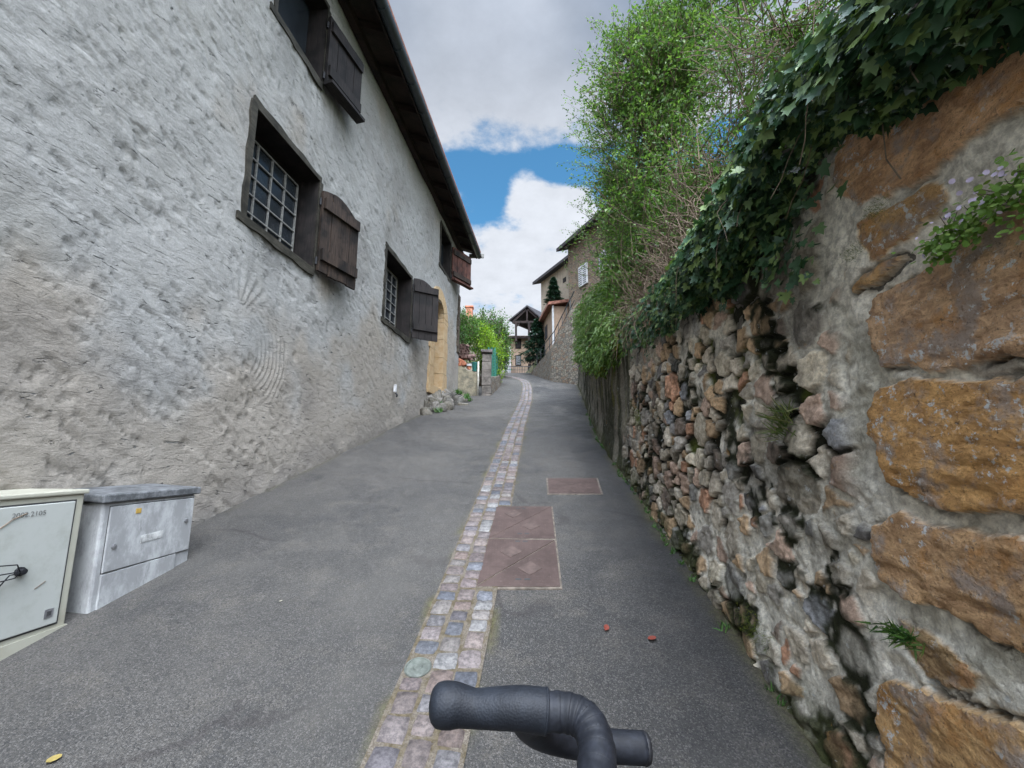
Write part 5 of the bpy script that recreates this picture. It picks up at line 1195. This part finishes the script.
for (x0, y0_, x1, y1_, mt) in ((516, 340, 520.5, 348, 'rafter_wood'), (516, 356, 520.5, 365, 'white_bar'), (527.5, 357, 531, 360.5, 'void'), (532.5, 357.5, 536, 360.5, 'void')):
    a_, b_ = hp(x0, y1_), hp(x1, y0_); m_ = MB(); m_.box(((a_.x+b_.x)/2, YH-.01, (a_.z+b_.z)/2), (b_.x-a_.x+.1, .06, b_.z-a_.z+.1)); wn_ = m_.build('window', M['rafter_wood'], t)
    m_ = MB(); m_.box(((a_.x+b_.x)/2, YH-.045, (a_.z+b_.z)/2), (b_.x-a_.x, .03, b_.z-a_.z)); m_.build('pane', M['glass' if mt == 'void' else ('lid' if mt == 'white_bar' else 'dark_wood')], wn_)
a_, b_ = hp(528, 373), hp(531.5, 363.5); m_ = MB(); m_.box(((a_.x+b_.x)/2, YH-.02, (a_.z+b_.z)/2), (b_.x-a_.x, .06, b_.z-a_.z)); m_.build('door', M['rafter_wood'], t)
railing('dark metal railing in front of the pink house', [at(504, 373, 26.2), at(516, 373.5, 26), at(531, 373.5, 26.4)], .45, 9)
# open timber shelter above
t = thing('timber_shelter', 'open timber roof on posts standing above the pink house', 'shelter', at(524, 332, 27.5))
YS = 27.0
ap = at(527, 305, YS); le = at(509, 319.5, YS); re = at(546, 322, YS)
m_ = MB(); back = Vector((2.2, 3.0, 0))
m_.prism([ap, le, le+Vector((0, 0, -.10)), ap+Vector((0, 0, -.10))], back, 1); m_.prism([ap, re, re+Vector((0, 0, -.10)), ap+Vector((0, 0, -.10))], back, 1); m_.build('roof', M['roof_under'], t)
m_ = MB(); dn = Vector((0, .15, 0)); lo = le+Vector((.25, .15, -.13)); ro = re+Vector((-.25, .15, -.13)); ro.z = lo.z
m_.beam(lo, ro, .12, .14); m_.beam(ap+dn-Vector((0, 0, .1)), Vector((ap.x, ap.y+.15, lo.z)), .1, .1, up=(0, 1, 0)); m_.beam(ap+dn-Vector((0, 0, .2)), lo, .1, .12); m_.beam(ap+dn-Vector((0, 0, .2)), ro, .1, .12)
lo2, ro2 = lo+back*.9, ro+back*.9; m_.beam(lo2, ro2, .12, .14); m_.beam(lo, lo2, .12, .14); m_.beam(ro, ro2, .12, .14)
m_.build('truss', M['rafter_wood'], t)
for px in (516, 529, 543):
    a_ = at(px, 334, YS+.15); m_ = MB(); m_.beam((a_.x, a_.y, a_.z-.5), (a_.x, a_.y, lo.z), .14, .14, up=(0, 1, 0)); m_.beam((a_.x, a_.y, lo.z-.35), (a_.x+.3, a_.y, lo.z), .07, .08, up=(0, 1, 0)); m_.build('post', M['rafter_wood'], t)

# ---------------------------------------------------------------- bicycle leaning towards the camera; only its bar reaches into the picture
bike = thing('bicycle', 'black taped drop handlebar of a leaning road bicycle at the bottom edge', 'bicycle', (.0, .98, GZ(.98)))
U = Vector((0, -.64, .77)).normalized(); Lt = Vector((0, .77, .64)).normalized(); Fw = Vector((-1, 0, 0))
def bez(P, n=8):
    P = [Vector(p) for p in P]; o = []
    for i in range(len(P)-1):
        p0, p1, p2, p3 = P[max(i-1, 0)], P[i], P[i+1], P[min(i+2, len(P)-1)]
        for s_ in range(n):
            t_ = s_/n; o.append(.5*((2*p1)+(-p0+p2)*t_+(2*p0-5*p1+4*p2-p3)*t_*t_+(-p0+3*p1-3*p2+p3)*t_**3))
    o.append(P[-1]); return o
def spx(px, py, Y_): return at(px, py, Y_)
tops = [spx(592, 860, .36), spx(594, 800, .42), spx(597, 752, .462), spx(588, 724, .486), spx(570, 713, .497), spx(545, 711, .50)]
r_ = .0158
pth = bez(tops, 10); rads = [r_*(1.08+.05*((i//3) % 2)) for i in range(len(pth))]
m_ = MB(); m_.tube(pth, [r_*1.12+(.0006 if i % 4 < 2 else 0) for i in range(len(pth))], 24); m_.build('bar_tape', M['tape'], bike, True)
# wrap edges of the tape
wp_ = MB()
for i in range(4, len(pth)-4, 4):
    tt = (pth[i+1]-pth[i-1]).normalized(); wp_.tube([pth[i]-tt*.0012, pth[i]+tt*.0012], r_*1.12+.0005, 24)
wp_.build('tape_edges', M['tape'], bike, True)
# drop part
drop = bez([spx(520, 712, .50), spx(498, 722, .505), spx(500, 742, .535), spx(540, 742, .57), spx(590, 745, .595), spx(643, 748, .60)], 8)
drop = bez([spx(535, 712, .505), spx(528, 722, .53), spx(548, 735, .565), spx(590, 744, .59), spx(644, 748, .60)], 8)
m_ = MB(); m_.tube(drop, r_*1.1, 22); m_.build('lower_bar', M['tape'], bike, True)
m_ = MB(); e0 = drop[-1]; m_.lathe([(r_*1.02, -.004), (r_*1.14, 0), (r_*1.05, .004), (.0, .006)], e0, 20, (drop[-1]-drop[-3]).normalized()); m_.build('bar_plug', M['black'], bike, True)
# hood: swept with elliptical shape
hpth = bez([spx(546, 711, .50), spx(520, 708, .50), spx(495, 708, .502), spx(474, 708, .503), spx(455, 705, .503), spx(429, 705, .501)], 12)
n = len(hpth); prof = np.interp(np.linspace(0, 1, n), [0, .05, .25, .45, .60, .72, .82, .88, .93, .965, .985, 1], [.0205, .0207, .0198, .0184, .0176, .0190, .0212, .0213, .0196, .0150, .010, .002])
m_ = MB(); m_.tube(hpth, list(prof), 28); ho = m_.build('brake_hood', M['hood'], bike, True)
for v_ in ho.data.vertices: pass
m_ = MB(); q0 = hpth[0]; dd_ = (hpth[0]-hpth[2]).normalized(); m_.tube([q0-dd_*.002, q0+dd_*.001], .0211, 26); m_.build('hood_edge', M['hood'], ho, True)
lv = bez([spx(462, 712, .505), spx(478, 716, .53), spx(500, 720, .56), spx(525, 724, .585)], 6); m_ = MB(); m_.tube(lv, [.007]*len(lv), 10); m_.build('brake_lever', M['black'], ho, True)
# the rest, below the picture: other half of the bar, stem, fork, wheels, frame, saddle
cB = tops[0]+Vector((.0, -.02, -.03)); m_ = MB(); far2 = cB-Lt*.18
m_.tube(bez([tops[0], cB, cB-Lt*.1, far2, far2+Vector((-.05, -.02, -.01)), far2+Vector((-.12, -.02, -.02))]), .0165, 14); drop2 = far2+Vector((-.10, 0, -.0)); m_.tube(bez([drop2, drop2+Fw*.03-U*.05, drop2+Fw*.0-U*.11, drop2-Fw*.1-U*.13]), .016, 14); m_.build('handlebar', M['tape'], bike, True)
hub = Vector((-.06, .98, GZ(.98)))+U*.34; hd_top = cB-U*.05-Fw*.08
m_ = MB(); m_.tube([cB, hd_top], .018, 12); m_.build('stem', M['black'], bike, True)
def wheel(nm, c_, up, fw):
    ax = up.cross(fw).normalized(); ring = lambda r__, k__: [c_+(up*math.cos(a_)+fw*math.sin(a_))*r__ for a_ in np.linspace(0, 2*math.pi, k__)]
    m_ = MB(); m_.tube(ring(.33, 49), .014, 10, False); wh = m_.build(nm, M['black'], bike, True)
    m_ = MB(); m_.tube(ring(.308, 49), .010, 8, False); m_.build('rim', M['chrome'], wh, True)
    m_ = MB()
    for q_ in range(24): a_ = 2*math.pi*q_/24; m_.tube([c_+ax*.03*(-1)**q_, c_+(up*math.cos(a_)+fw*math.sin(a_))*.3], .0012, 4)
    m_.tube([c_-ax*.05, c_+ax*.05], .018, 10); m_.build('spokes', M['chrome'], wh)
wheel('front_wheel', hub, U, Fw)
cr_b = hd_top-U*.14-Fw*.03; m_ = MB(); m_.tube([cr_b+Lt*.04, hub+Lt*.05], [.014, .009], 8); m_.tube([cr_b-Lt*.04, hub-Lt*.05], [.014, .009], 8); m_.tube([cr_b-Lt*.05, cr_b+Lt*.05], .016, 8); m_.tube([hd_top, cr_b], .02, 12); m_.build('fork', M['black'], bike, True)
rh = Vector((.52, .08, GZ(.08)+.34)); bb = Vector((.28, .5, GZ(.5)+.27)); st0 = Vector((.42, .22, GZ(.2)+.70))
m_ = MB()
for p, q_ in ((hd_top-U*.02, st0), (cr_b, bb), (bb, st0), (bb, rh), (st0, rh)): m_.tube([p, q_], .016, 10)
m_.build('frame', M['black'], bike, True)
wheel('rear_wheel', rh, Vector((0, 0, 1)), (Vector((.52, .08, 0))-Vector((.1, .8, 0))).normalized())
m_ = MB(); sd0 = st0+Vector((.03, -.04, .16)); m_.tube([st0, sd0], .013, 8); m_.build('seat_post', M['black'], bike, True)
m_ = MB(); fd = (Vector((.52, .08, 0))-Vector((.1, .8, 0))).normalized(); m_.tube([sd0-fd*.13, sd0-fd*.05, sd0+fd*.05, sd0+fd*.12], [.014, .03, .055, .06], 12); m_.build('saddle', M['black'], bike, True)
print('done', sum(len(o.data.polygons) for o in SC.objects if o.type == 'MESH'))
